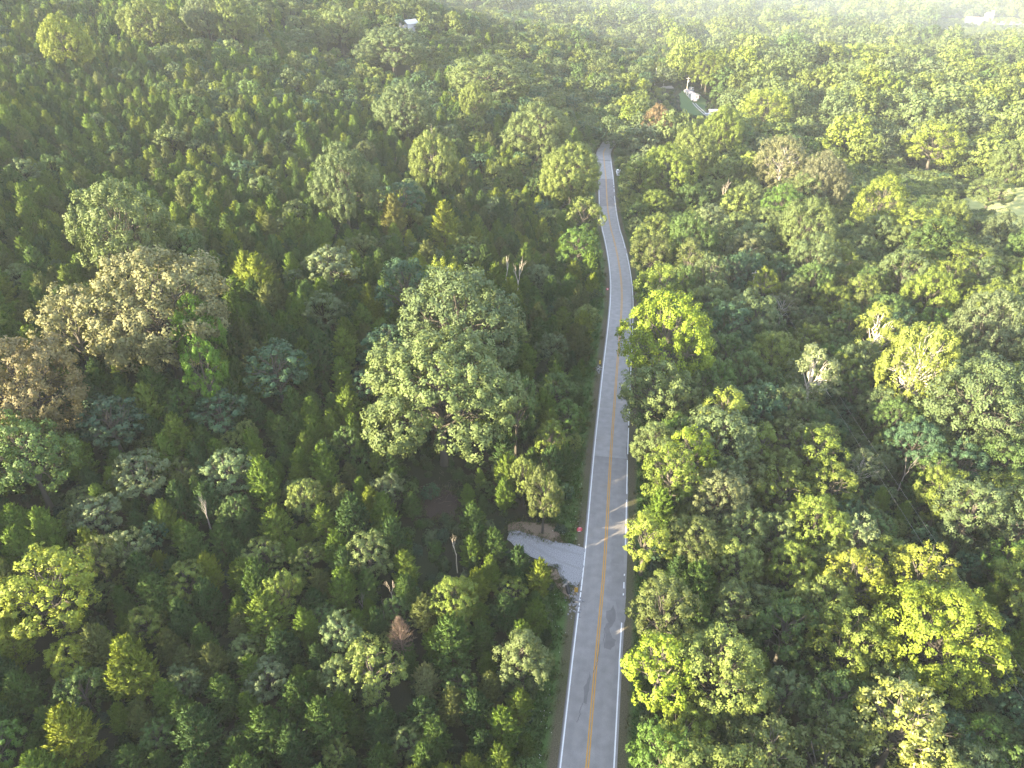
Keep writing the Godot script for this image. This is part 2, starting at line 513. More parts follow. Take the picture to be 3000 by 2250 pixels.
func tree(kind: String, tint: String, x: float, s: float, R: float, H: float, label: String) -> void:
	if kind == "syc" and R > 7.0:
		kind = "bsyc"
	elif kind == "oak" and R > 7.4:
		kind = "big"
	var list: Array = kinds[kind]
	picked[kind] = picked.get(kind, 0) + 1
	var key: String = list[(picked[kind] * 7 + int(x * 3.0)) % list.size()]
	var called := "cedar_tree" if kind == "cedar" else "dead_tree" if kind == "snag" else "dead_cedar" if kind == "dcedar" else "broadleaf_tree"
	var group := "cedars of the wooded slope" if kind == "cedar" else "dead trees in the wood" if kind == "snag" else "" if kind == "dcedar" else "broad-leaved trees of the wood"
	var o := thing(called, label, "cedar" if kind == "cedar" else "tree", at(x, s), fposmod(x * 12.9898 + s * 78.233, TAU), group)
	var z: Vector2 = sizes[key]
	var w := R / z.x
	o.scale = Vector3(w, H / z.y, w)
	if kind == "snag":
		o.scale = Vector3.ONE * H / z.y
	var tm: StandardMaterial3D = null
	if kind == "snag":
		tm = mat("dead_" + tint, Color(0.52, 0.46, 0.38) if tint == "bone" else Color(0.26, 0.24, 0.22), 0.9, 0.2)
		tm.vertex_color_use_as_albedo = true
	elif tint in ["yellow", "tan2", "mint"]:
		tm = mat("pale_bark", Color(0.50, 0.46, 0.40), 0.9, 0.2)
		tm.vertex_color_use_as_albedo = true
	elif kind == "dcedar":
		tm = mat("dead_bark", Color(0.19, 0.14, 0.14), 0.9, 0.2)
	part("trunk", trunks[key], tm, o)
	if crowns[key]:
		var cm: StandardMaterial3D
		if kind == "dcedar":
			cm = mat("dead_twigs", Color(0.19, 0.135, 0.125), 0.9, 0.2)
			cm.vertex_color_use_as_albedo = true
		else:
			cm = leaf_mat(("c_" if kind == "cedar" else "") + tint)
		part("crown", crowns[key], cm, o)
	take(x, s, R * (0.4 if kind == "snag" else 1.0))

func extra(kind: String, tint: String, x: float, s: float, R: float, H: float) -> void:
	mass(kind, tint, x, s, R, H)
	take(x, s, R)

func mass(kind: String, tint: String, x: float, s: float, R: float, H: float, low := false) -> void:
	var list: Array = kinds[kind]
	var key: String = list[rng.randi() % list.size()]
	if low:
		key = ["far_a", "far_b", "far_c", "far_d"][rng.randi() % 4] if kind != "cedar" else ["farc_a", "farc_b"][rng.randi() % 2]
	var z: Vector2 = sizes[key]
	var w := R / z.x
	var b := Basis(Vector3.UP, rng.randf() * TAU).scaled(Vector3(w, H / z.y, w))
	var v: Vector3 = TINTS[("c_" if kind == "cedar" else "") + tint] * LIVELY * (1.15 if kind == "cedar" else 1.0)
	if not more.has(key):
		more[key] = [kind == "cedar", [], []]
	more[key][1].append(Transform3D(b, at(x, s)))
	more[key][2].append(Color(v.x, v.y, v.z) * rng.randf_range(0.80, 1.15))

func scatter(called: String, parent: Node3D, mesh: Mesh, where: Array, tint: Array) -> void:
	var mm := MultiMesh.new()
	mm.transform_format = MultiMesh.TRANSFORM_3D
	mm.use_colors = true
	mm.mesh = mesh
	mm.instance_count = where.size()
	for i in where.size():
		mm.set_instance_transform(i, where[i])
		mm.set_instance_color(i, tint[i])
	var o := MultiMeshInstance3D.new()
	o.name = called
	o.multimesh = mm
	parent.add_child(o, true)

func stuff(called: String, label: String, category: String) -> Node3D:
	var o := Node3D.new()
	o.name = called
	o.set_meta("kind", "stuff")
	o.set_meta("label", label)
	o.set_meta("category", category)
	add_child(o)
	return o

func in_photo(x: float, s: float, wide := 60.0) -> bool:
	var q := seen_at(x, ground(x, s) + 5.0, s)
	return q.z > 1.0 and q.x > -wide and q.x < 3000.0 + wide and q.y < 2250.0 + wide * 1.5

func spread_woods() -> void:
	rng.seed = 5
	# cedars, and the broad-leaved trees between them, on the slope
	var n := FastNoiseLite.new()
	n.seed = 3
	n.frequency = 0.012
	var s := 6.0
	while s < 640.0:
		var x := -420.0
		while x < xc(s) - 4.0:
			var px := x + rng.randf_range(-1.7, 1.7)
			var ps := s + rng.randf_range(-1.7, 1.7)
			x += 3.3
			var q := seen_at(px, ground(px, ps) + 5.0, ps)
			if q.x < -900.0 or q.x > 3200.0 or q.z < 20.0:
				continue
			var inside := q.x > -25.0 and q.x < 3025.0 and q.y < 2300.0
			if inside and q.z < NEAR_CEDARS:
				continue
			var f := n.get_noise_2d(px, ps)
			var p := 0.86 - 0.70 * sm((ps - 210.0) / 230.0 + (px + 70.0) / 330.0 + f * 0.9)
			if ps > 480.0:
				p *= 0.4
			if rng.randf() < p:
				var r := rng.randf_range(2.5, 4.1)
				if open_ground(px, ps, r) or in_lane(px, ps) or crowded(px, ps, r, 0.56):
					continue
				take(px, ps, r)
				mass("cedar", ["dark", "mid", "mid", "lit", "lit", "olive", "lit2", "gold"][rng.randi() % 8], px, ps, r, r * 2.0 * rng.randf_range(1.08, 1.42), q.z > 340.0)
			else:
				var r := rng.randf_range(2.2, 5.2)
				if inside and q.z < NEAR_CEDARS or open_ground(px, ps, r) or in_lane(px, ps) or crowded(px, ps, r, 0.66):
					continue
				take(px, ps, r)
				var lay := rng.randf() < 0.35
				mass("lay" if lay else "oak", ["green", "sage", "sage2", "yolive", "blue", "olive", "lime3", "sage2"][rng.randi() % 8], px, ps, r, minf(r * 2.0 * rng.randf_range(1.0, 1.3), 15.0), q.z > 300.0)
		s += 3.3
	# the valley wood
	s = 8.0
	while s < 1500.0:
		var step := 4.2 if s < 420.0 else 5.6 if s < 800.0 else 7.5
		var x := maxf(-0.85 * s - 60.0, -500.0)
		var far_x := 0.82 * s + 130.0
		while x < far_x:
			var px := x + rng.randf_range(-0.45, 0.45) * step
			var ps := s + rng.randf_range(-0.45, 0.45) * step
			x += step
			if px < xc(ps) - 4.0 and ps < 640.0:
				continue
			var q := seen_at(px, ground(px, ps) + 8.0, ps)
			if q.x < -150.0 or q.x > 3700.0 or q.z < 20.0 or q.y < -420.0:
				continue
			if q.x > -25.0 and q.x < 3025.0 and q.y < 2300.0 and q.z < NEAR_TREES:
				continue
			var big := 1.0 + 0.40 * sm((ps - 200.0) / 260.0)
			var r := lerpf(3.0, 8.6, pow(rng.randf(), 1.5)) * big
			var hi := clampf(r * 2.0 * rng.randf_range(0.85, 1.5), 8.0, 24.0)
			var low_spot := in_lane(px, ps)
			if low_spot:   # young growth where the view is open
				r = rng.randf_range(1.6, 2.4)
				hi = r * 2.1
				if ps > 395.0 and px > 60.0 and px < 160.0 and edge_gap(Vector2(px, ps), lawn) < 9.0:
					continue
			if px > 120.0 and px < 215.0 and ps > 235.0 and ps < 330.0:   # scrub round the hay field
				hi = minf(hi, 7.5)
				r = minf(r, 4.2)
			if open_ground(px, ps, r) or crowded(px, ps, r, 0.60):
				continue
			take(px, ps, r)
			var f := n.get_noise_2d(px * 0.6, ps * 0.6)
			var list: Array = ["sage", "yolive", "lime3", "yolive", "sage", "lime2", "sage2", "bright2"] if f > 0.0 else ["sage", "sage2", "green", "yolive", "sage", "yolive", "pale", "sage2"]
			mass("oak" if rng.randf() < 0.78 else "syc", list[rng.randi() % 8], px, ps, r, hi, q.z > 300.0)
		s += step
	# young growth in what gaps are left
	s = 30.0
	while s < 330.0:
		var x := -0.80 * s - 30.0
		while x < 0.80 * s + 40.0:
			var px := x + rng.randf_range(-1.1, 1.1)
			var ps := s + rng.randf_range(-1.1, 1.1)
			x += 2.4
			if not in_photo(px, ps, 80.0) or in_lane(px, ps):
				continue
			var left := px < xc(ps)
			var r := rng.randf_range(1.1, 2.0) if left else rng.randf_range(1.7, 3.2)
			if open_ground(px, ps, r) or crowded(px, ps, r, 0.60):
				continue
			take(px, ps, r)
			if left and rng.randf() < 0.7:
				mass("cedar", ["dark", "mid", "lit"][rng.randi() % 3], px, ps, r, r * rng.randf_range(2.6, 3.6))
			else:
				mass("lay" if rng.randf() < 0.4 else "oak", ["green", "sage2", "blue", "yolive"][rng.randi() % 4], px, ps, r, r * rng.randf_range(2.2, 3.4))
		s += 2.4
	var ced := stuff("cedar_forest", "mass of dark and golden cedars covering the slope beyond the near ones", "forest")
	var bro := stuff("broadleaf_forest", "unbroken mass of green tree crowns filling the valley and the hills beyond", "forest")
	for key in more:
		var mesh := ArrayMesh.new()
		bufs[key][0].add_to(mesh, mass_leaf(key.begins_with("farc") or key.begins_with("cedar")))
		if not key.begins_with("far"):
			bufs[key][1].add_to(mesh, bark())
		scatter("canopy", ced if more[key][0] else bro, mesh, more[key][1], more[key][2])

func mass_leaf(ced: bool) -> StandardMaterial3D:
	var m := mat("mass_cedar" if ced else "mass_leaf", Color.WHITE, 0.7 if ced else 0.6, 0.3)
	m.vertex_color_use_as_albedo = true
	m.backlight_enabled = true
	m.backlight = Color(0.5, 0.5, 0.25) if ced else Color(0.62, 0.62, 0.4)
	m.cull_mode = BaseMaterial3D.CULL_DISABLED
	return m

func spread_understory() -> void:
	rng.seed = 9
	var where := [[], [], []]
	var tint := [[], [], []]
	var s := 30.0
	while s < 530.0:
		var step := 2.3 if s < 200.0 else 3.4
		var x := -0.85 * s - 50.0 if s < 430.0 else 55.0
		while x < (0.85 * s + 60.0 if s < 430.0 else 170.0):
			var px := x + rng.randf_range(-1.2, 1.2)
			var ps := s + rng.randf_range(-1.2, 1.2)
			x += step
			if not in_photo(px, ps, 120.0) or rng.randf() < 0.12:
				continue
			var u := px - xc(ps)
			var r := rng.randf_range(0.7, 1.5)
			if u > -(6.4 + r) and u < 5.0 + r * 1.2:
				continue
			if open_ground(px, ps, r * 0.5):
				continue
			var k := rng.randi() % 3
			var q := r / 1.2
			where[k].append(Transform3D(Basis(Vector3.UP, rng.randf() * TAU).scaled(Vector3(q, q * rng.randf_range(0.8, 1.5), q)), at(px, ps, -0.15)))
			var v: Vector3 = TINTS[["green", "blue2", "vivid2", "green", "sage2"][rng.randi() % 5]] * rng.randf_range(0.55, 0.9)
			tint[k].append(Color(v.x, v.y, v.z))
		s += step
	var o := stuff("undergrowth", "low green bushes and saplings covering the ground between the trees", "undergrowth")
	for k in 3:
		rng.seed = 90 + k
		var lf := Buf.new()
		for i in 34:
			var d := unit()
			d.y = absf(d.y)
			var pc := Vector3(d.x, d.y * 1.1 + 0.1, d.z) * rng.randf_range(0.5, 1.15)
			var tone := rng.randf_range(0.7, 1.0)
			for j in 15:
				var e := unit()
				var nrm := (e * 0.5 + d * 0.3 + Vector3(0, 0.5, 0) + unit() * 0.6).normalized()
				lf.leaf(pc + e * 0.34, nrm, (nrm + d * 0.4).normalized(), unit(), 0.20, 0.11, hue(tone, 0.25))
		scatter("bush", o, lf.add_to(ArrayMesh.new(), mass_leaf(false)), where[k], tint[k])

# ------------------------------------------------------------------ ground, road, grass

func strip(rows: Array, m: Material) -> ArrayMesh:   # rows of points, each row as long as the others
	var st := SurfaceTool.new()
	st.begin(Mesh.PRIMITIVE_TRIANGLES)
	var w: int = rows[0].size()
	for r in rows:
		for p in r:
			st.set_uv(Vector2(p.x, p.z) * 0.1)
			st.add_vertex(p)
	for i in rows.size() - 1:
		for j in w - 1:
			var a := i * w + j
			for k in [a, a + w, a + 1, a + 1, a + w, a + w + 1]:
				st.add_index(k)
	st.generate_normals()
	var mesh := st.commit()
	mesh.surface_set_material(0, m)
	return mesh

func build_ground() -> void:
	var us: Array = [-1500.0, -900.0, -650.0, -500.0, -400.0, -330.0, -280.0, -240.0, -205.0, -175.0, -150.0, -128.0, -110.0, -95.0, -82.0, -70.0, -60.0, -51.0, -43.0, -36.0, -30.0, -25.0, -21.0, -17.5, -14.5, -12.0, -10.0, -8.5, -7.2, -6.1, -5.2, -4.4, -3.7, 0.0, 3.7, 4.4, 5.2, 6.2, 7.4, 8.8, 10.5, 12.5, 15.0, 18.0, 21.5, 25.5, 30.0, 36.0, 43.0, 52.0, 63.0, 77.0, 95.0, 117.0, 145.0, 180.0, 225.0, 280.0, 350.0, 440.0, 550.0, 700.0, 900.0, 1300.0, 2200.0, 3600.0]
	var ss: Array = []
	var s := -120.0
	while s < 4200.0:
		ss.append(s)
		s += 3.5 if s > 20.0 and s < 340.0 else 8.0 if s < 700.0 else 30.0 if s < 1600.0 else 200.0
	var n := FastNoiseLite.new()
	n.seed = 8
	n.frequency = 0.06
	var st := SurfaceTool.new()
	st.begin(Mesh.PRIMITIVE_TRIANGLES)
	for i in ss.size():
		for j in us.size():
			var x: float = xc(ss[i]) + us[j]
			var y := ground(x, ss[i])
			if absf(us[j]) < 3.6 and ss[i] < 700.0:
				y -= 0.10
			var u: float = us[j]
			var q := n.get_noise_2d(x, ss[i])
			var c := Color(0.045, 0.038, 0.024).lerp(Color(0.028, 0.040, 0.016), clampf(0.5 + q * 1.6, 0, 1))
			if ss[i] < 440.0:
				if u > -6.2 and u < 5.6:
					c = Color(0.135, 0.115, 0.075).lerp(Color(0.085, 0.095, 0.040), clampf(0.4 + q * 1.5, 0, 1))
					if u < -4.9 or u > 5.0:
						c = Color(0.090, 0.160, 0.040)
				elif u > -10.0 and u < 9.0:
					c = Color(0.075, 0.140, 0.034)
			st.set_color(c)
			st.set_uv(Vector2(x, ss[i]) * 0.05)
			st.add_vertex(Vector3(x, y, -ss[i]))
	var w := us.size()
	for i in ss.size() - 1:
		for j in w - 1:
			var a := i * w + j
			for k in [a, a + w, a + 1, a + 1, a + w, a + w + 1]:
				st.add_index(k)
	st.generate_normals()
	var m := textured("soil", Color(1, 1, 1), ramp_noise(0.03, Color(0.55, 0.55, 0.55), Color(1, 1, 1), 4), 3.0, 1.0)
	m.vertex_color_use_as_albedo = true
	structure("ground", st.commit(), m)

func ribbon(s0: float, s1: float, u0: float, u1: float, up: float, rough := 0.0) -> ArrayMesh:
	var rows := []
	var n := maxi(1, int(ceil((s1 - s0) / (2.0 if rough == 0.0 else 0.9))))
	for i in n + 1:
		var s := lerpf(s0, s1, float(i) / n)
		var a := rng.randf_range(-rough, rough)
		var b := rng.randf_range(-rough, rough)
		rows.append([on_road(s, u0 + a, up), on_road(s, u1 + b, up)])
	return strip(rows, null)

func sheet(pts: PackedVector2Array, up: float, flow: bool) -> ArrayMesh:   # a patch of road (s, u), a patch of ground (x, s)
	var st := SurfaceTool.new()
	st.begin(Mesh.PRIMITIVE_TRIANGLES)
	var ring := PackedVector2Array()
	for i in pts.size():   # worn edges
		var a := pts[i]
		var b := pts[(i + 1) % pts.size()]
		var n := maxi(1, int(a.distance_to(b) / (0.45 if not flow else 0.9)))
		for k in n:
			ring.append(a.lerp(b, float(k) / n) + Vector2(rng.randf_range(-1, 1), rng.randf_range(-1, 1)) * (0.07 if not flow else 0.16))
	var tri := Geometry2D.triangulate_polygon(ring)
	for i in range(0, tri.size(), 3):
		var t := [ring[tri[i]], ring[tri[i + 1]], ring[tri[i + 2]]]
		var v := []
		for p in t:
			v.append(on_road(p.x, p.y, up) if not flow else Vector3(p.x, drape(p.x, p.y) + up, -p.y))
		if (v[1] - v[0]).cross(v[2] - v[0]).y > 0.0:
			v = [v[0], v[2], v[1]]
		for p in v:
			st.set_normal(Vector3.UP)
			st.add_vertex(p)
	return st.commit()

func drape(x: float, s: float) -> float:
	return ground(x, s)

var road: MeshInstance3D
var patch_count := 0

func patch(tone: String, pts: Array) -> void:
	rng.seed = 400 + patch_count
	patch_count += 1
	var o := part("asphalt_patch", sheet(PackedVector2Array(pts), 0.016 + 0.002 * patch_count, false), asphalt_mat("asphalt_" + tone), road)
	o.set_meta("label", "darker worn patch in the road surface")

func crack(pts: Array) -> void:
	var rows := []
	for i in pts.size() - 1:
		for k in 6:
			var p: Vector2 = pts[i].lerp(pts[i + 1], k / 6.0)
			p.y += rng.randf_range(-0.06, 0.06)
			rows.append([on_road(p.x, p.y - 0.03, 0.045), on_road(p.x, p.y + 0.03, 0.045)])
	rows.reverse()
	if pts[0].x > pts[-1].x:
		pass
	else:
		rows.reverse()
	part("crack", strip(rows, null), mat("crack", Color(0.075, 0.072, 0.075), 0.95), road)

func asphalt_mat(called: String) -> StandardMaterial3D:
	if mats.has(called):
		return mats[called]
	var tone: Color = {"asphalt_pale": Color(0.275, 0.268, 0.272), "asphalt_path": Color(0.217, 0.209, 0.213), "asphalt_grey": Color(0.225, 0.217, 0.220), "asphalt_mid": Color(0.200, 0.193, 0.197), "asphalt_dark": Color(0.158, 0.152, 0.157), "asphalt_old": Color(0.200, 0.188, 0.195)}[called]
	var m := textured(called, Color(tone.r * 1.26, tone.g * 1.24, tone.b * 1.20), ramp_noise(0.012, Color(0.87, 0.87, 0.87), Color(1, 1, 1), called.length() + 7, 512, 6), 14.0, 0.9)
	m.detail_enabled = true
	m.detail_blend_mode = BaseMaterial3D.BLEND_MODE_MUL
	m.detail_albedo = ramp_noise(0.25, Color(0.84, 0.84, 0.84, 1), Color(1, 1, 1, 1), 77, 512, 3)
	m.detail_uv_layer = BaseMaterial3D.DETAIL_UV_1
	return m

func build_road() -> void:
	rng.seed = 12
	var base_rows := []
	var s := -90.0
	while s < 366.0:
		base_rows.append([on_road(s, -3.62, -0.35), on_road(s, -3.50, -0.005), on_road(s, 3.58, -0.005), on_road(s, 3.70, -0.35)])
		s += 2.0
	road = structure("road", strip(base_rows, null), asphalt_mat("asphalt_dark"))
	var j: Array = [101.84, 269.14, 303.54, 330.62]
	var cuts := [-90.0, j[0], j[1], j[2], j[3], 364.0]
	var tones := ["asphalt_grey", "asphalt_pale", "asphalt_old", "asphalt_pale", "asphalt_pale"]
	for i in 5:
		part("asphalt_slab", ribbon(cuts[i] + 0.05, cuts[i + 1], -3.36, 3.44, 0.012), asphalt_mat(tones[i]), road)
	patch("dark", [Vector2(56.42, -0.7), Vector2(55.62, -0.46), Vector2(54.37, -0.57), Vector2(53.34, -0.59), Vector2(51.82, -0.78), Vector2(51.95, -1.2), Vector2(52.98, -1.13), Vector2(54.04, -1.32), Vector2(54.73, -1.03), Vector2(55.62, -0.8)])
	patch("dark", [Vector2(67.66, 1.79), Vector2(66.04, 2.28), Vector2(64.96, 2.13), Vector2(64.07, 1.86), Vector2(63.51, 1.42), Vector2(62.08, 1.99), Vector2(61.83, 2.51), Vector2(60.88, 2.31), Vector2(60.14, 1.77), Vector2(60.26, 1.09), Vector2(61.89, 1.06), Vector2(63.51, 0.74), Vector2(64.31, 0.92), Vector2(64.54, 1.24), Vector2(65.38, 0.91), Vector2(66.46, 0.74), Vector2(66.69, 1.35)])
	patch("mid", [Vector2(75.36, 2.58), Vector2(73.87, 3.2), Vector2(69.34, 3.46), Vector2(64.96, 3.56), Vector2(64.73, 3.22), Vector2(65.19, 2.5), Vector2(68.24, 2.07), Vector2(68.44, 1.24), Vector2(71.71, 1.33), Vector2(75.36, 0.96)])
	patch("mid", [Vector2(87.93, 0.9), Vector2(88.22, 1.75), Vector2(87.46, 2.24), Vector2(86.53, 2.8), Vector2(84.99, 2.72), Vector2(83.45, 2.33), Vector2(80.5, 2.48), Vector2(78.44, 2.89), Vector2(75.42, 2.9), Vector2(75.42, 0.97), Vector2(78.44, 1.14), Vector2(80.5, 0.84), Vector2(82.58, 1.29), Vector2(84.76, 0.76), Vector2(86.76, 0.62)])
	patch("dark", [Vector2(89.81, 3.07), Vector2(89.69, 3.34), Vector2(89.1, 3.38), Vector2(88.94, 3.2), Vector2(89.34, 3.03)])
	patch("dark", [Vector2(107.48, 2.9), Vector2(104.17, 3.1), Vector2(101.84, 3.21), Vector2(101.84, 3.07), Vector2(102.96, 2.88), Vector2(105.34, 2.79)])
	patch("dark", [Vector2(282.45, 0.73), Vector2(280.9, 2.07), Vector2(278.22, 2.45), Vector2(273.7, 3.35), Vector2(274.06, 2.99), Vector2(277.45, 2.23), Vector2(279.77, 1.79)])
	patch("dark", [Vector2(331.88, -2.94), Vector2(330.62, 2.76), Vector2(329.47, 2.73), Vector2(330.74, -2.96)])
	crack([Vector2(60.69, 0.38), Vector2(58.21, 0.2), Vector2(57.07, 0.02), Vector2(56.17, -0.35)])
	crack([Vector2(51.89, -1.19), Vector2(50.98, -1.42), Vector2(50.15, -1.43), Vector2(48.97, -1.77)])
	crack([Vector2(87.11, 2.09), Vector2(86.87, 3)])
	crack([Vector2(63.51, 0.77), Vector2(61.89, 0.8), Vector2(59.91, 1.03)])
	for lane in [-2.55, -0.95, 0.8, 2.4]:
		part("wheel_path", ribbon(-60.0, j[0], lane, lane + 0.55, 0.0155, 0.05), asphalt_mat("asphalt_path"), road)
	var white := textured("white_paint", Color(0.84, 0.84, 0.85), ramp_noise(0.05, Color(0.72, 0.72, 0.72), Color(1, 1, 1), 21), 2.0, 0.7)
	var yellow := textured("yellow_paint", Color(0.66, 0.34, 0.045), ramp_noise(0.05, Color(0.66, 0.66, 0.66), Color(1, 1, 1), 22), 2.0, 0.7)
	part("edge_line", ribbon(-60.0, 330.0, -3.19, -3.02, 0.040), white, road)
	for q in [[-60.0, 64.8], [69.6, 70.0], [70.9, 72.1], [73.3, 73.7], [79.5, 90.4], [91.9, 101.6], [103.4, 112.2], [113.0, 124.0], [124.6, 160.0], [161.0, 217.0], [222.0, 262.0], [263.0, 282.0], [287.0, 290.5], [293.0, 294.5], [296.0, 330.0]]:
		part("edge_line", ribbon(q[0], q[1], 3.02, 3.19, 0.040), white, road)
	part("center_line", ribbon(-60.0, 350.0, -0.215, -0.075, 0.042), yellow, road)
	part("center_line", ribbon(-60.0, 350.0, 0.075, 0.215, 0.042), yellow, road)

func patch_of_ground(called: String, pts: PackedVector2Array, up: float, m: Material, kind := "structure") -> MeshInstance3D:
	var o := part(called, sheet(pts, up, true), m, self)
	o.set_meta("kind", kind)
	return o

# a sheet laid over the ground inside an outline, cut into cells so that it follows the slope
func carpet(called: String, pts: PackedVector2Array, cell: float, up: float, m: Material) -> MeshInstance3D:
	rng.seed = 61
	var ring := PackedVector2Array()
	for i in pts.size():
		var a := pts[i]
		var b := pts[(i + 1) % pts.size()]
		var n := maxi(1, int(a.distance_to(b) / (cell * 0.5)))
		for k in n:
			ring.append(a.lerp(b, float(k) / n) + Vector2(rng.randf_range(-1, 1), rng.randf_range(-1, 1)) * cell * 0.14)
	var lo := ring[0]
	var hi := ring[0]
	for p in ring:
		lo = lo.min(p)
		hi = hi.max(p)
	var st := SurfaceTool.new()
	st.begin(Mesh.PRIMITIVE_TRIANGLES)
	var y := lo.y
	while y < hi.y:
		var x := lo.x
		while x < hi.x:
			var box := PackedVector2Array([Vector2(x, y), Vector2(x + cell, y), Vector2(x + cell, y + cell), Vector2(x, y + cell)])
			for piece in Geometry2D.intersect_polygons(ring, box):
				var tri := Geometry2D.triangulate_polygon(piece)
				for i in range(0, tri.size(), 3):
					var v := []
					for k in 3:
						var p: Vector2 = piece[tri[i + k]]
						v.append(Vector3(p.x, ground(p.x, p.y) + up, -p.y))
					if (v[1] - v[0]).cross(v[2] - v[0]).y > 0.0:
						v = [v[0], v[2], v[1]]
					for p in v:
						st.set_normal(Vector3.UP)
						st.add_vertex(p)
			x += cell
		y += cell
	var o := part(called, st.commit(), m, self)
	o.set_meta("kind", "structure")
	return o

func build_grass() -> void:
	rng.seed = 44
	var lf := Buf.new()
	for i in 16:
		var b := Vector3(rng.randf_range(-0.28, 0.28), 0, rng.randf_range(-0.28, 0.28))
		var d := (Vector3.UP + unit() * 0.7).normalized()
		var nrm := d.cross(unit()).normalized()
		lf.leaf(b + d * 0.12, nrm, (nrm * 0.4 + Vector3.UP).normalized(), d, 0.16, 0.03, hue(1.0, 0.3))
	var where := []
	var tint := []
	var s := 36.0
	while s < 330.0:
		var dens := 26 if s < 120.0 else 14 if s < 200.0 else 7
		for k in dens:
			var left := rng.randf() < 0.55
			var u := rng.randf_range(-10.5, -4.3) if left else rng.randf_range(4.5, 9.5)
			if (u > -5.2 and u < 5.3) and rng.randf() < 0.75:
				continue
			var q := s + rng.randf() * 0.5
			var x := xc(q) + u
			if edge_gap(Vector2(x, q), drive) < 0.35 or edge_gap(Vector2(x, q), dirt_a) < 0.1 or edge_gap(Vector2(x, q), dirt_b) < 0.1:
				continue
			var z := rng.randf_range(0.7, 1.7)
			where.append(Transform3D(Basis(Vector3.UP, rng.randf() * TAU).scaled(Vector3(z, z * rng.randf_range(0.7, 1.5), z)), at(x, q)))
			var v := Vector3(0.100, 0.200, 0.045).lerp(Vector3(0.16, 0.15, 0.07), 0.8 if absf(u) < 5.3 else rng.randf() * 0.25) * rng.randf_range(0.8, 1.2)
			tint.append(Color(v.x, v.y, v.z))
		s += 0.5
	for ring in [dirt_a, dirt_b, dirt_c, drive]:
		for i in ring.size():
			var a: Vector2 = ring[i]
			var b: Vector2 = ring[(i + 1) % ring.size()]
			for k in int(a.distance_to(b) * 7.0):
				var p: Vector2 = a.lerp(b, rng.randf()) + Vector2(rng.randfn(0, 0.45), rng.randfn(0, 0.45))
				if p.x - xc(p.y) > -4.0 or (ring == drive and rng.randf() < 0.8):
					continue
				var z := rng.randf_range(0.5, 1.5)
				where.append(Transform3D(Basis(Vector3.UP, rng.randf() * TAU).scaled(Vector3(z, z, z)), at(p.x, p.y, 0.08)))
				var v := Vector3(0.085, 0.150, 0.038).lerp(Vector3(0.17, 0.15, 0.08), rng.randf() * 0.7)
				tint.append(Color(v.x, v.y, v.z))
	scatter("grass_tufts", stuff("grass", "rough green grass along both road edges", "grass"), lf.add_to(ArrayMesh.new(), mass_leaf(true)), where, tint)
	# clover heads in the left verge
	var fl := SphereMesh.new()
	fl.radius = 0.05
	fl.height = 0.08
	fl.radial_segments = 6
	fl.rings = 3
	fl.material = mat("clover", Color(0.62, 0.62, 0.55))
	where = []
	tint = []
	for k in 130:
		var q := rng.randf_range(42.0, 100.0)
		var u := rng.randf_range(-9.0, -4.6)
		var x := xc(q) + u
		if edge_gap(Vector2(x, q), drive) > 0.6:
			where.append(Transform3D(Basis(), at(x, q, 0.26)))
			tint.append(Color.WHITE)
	scatter("clover_heads", stuff("clover", "small white flower heads in the left verge grass", "flowers"), fl, where, tint)

# ------------------------------------------------------------------ small solids

func box_mesh(size: Vector3, bevel := 0.0) -> ArrayMesh:   # a box with chamfered upright edges
	var st := SurfaceTool.new()
	st.begin(Mesh.PRIMITIVE_TRIANGLES)
	var h := size / 2.0
	var b := minf(bevel, minf(h.x, h.z) * 0.6)
	var ring := [Vector2(h.x - b, h.z), Vector2(h.x, h.z - b), Vector2(h.x, -h.z + b), Vector2(h.x - b, -h.z), Vector2(-h.x + b, -h.z), Vector2(-h.x, -h.z + b), Vector2(-h.x, h.z - b), Vector2(-h.x + b, h.z)]
	if b == 0.0:
		ring = [Vector2(h.x, h.z), Vector2(h.x, -h.z), Vector2(-h.x, -h.z), Vector2(-h.x, h.z)]
	var n := ring.size()
	for i in n:
		var p: Vector2 = ring[i]
		var q: Vector2 = ring[(i + 1) % n]
		var nn := Vector3((p + q).x, 0, (p + q).y).normalized()
		if b == 0.0:
			pass
		var v := [Vector3(p.x, -h.y, p.y), Vector3(p.x, h.y, p.y), Vector3(q.x, h.y, q.y), Vector3(q.x, -h.y, q.y)]
		var f: Vector3 = (v[1] - v[0]).cross(v[2] - v[0]).normalized() * -1.0
		if f.dot(Vector3(p.x + q.x, 0, p.y + q.y)) < 0.0:
			v.reverse()
			f = -f
		for k in [0, 1, 2, 0, 2, 3]:
			st.set_normal(f)
			st.add_vertex(v[k])
		for e in [1.0, -1.0]:
			var t := [Vector3(0, h.y * e, 0), Vector3(p.x, h.y * e, p.y), Vector3(q.x, h.y * e, q.y)]
			if (t[1] - t[0]).cross(t[2] - t[0]).y * e > 0.0:
				t = [t[0], t[2], t[1]]
			for c in t:
				st.set_normal(Vector3(0, e, 0))
				st.add_vertex(c)
	return st.commit()

func rod(r: float, h: float, sides := 10) -> CylinderMesh:
	var c := CylinderMesh.new()
	c.top_radius = r
	c.bottom_radius = r
	c.height = h
	c.radial_segments = sides
	c.rings = 1
	return c

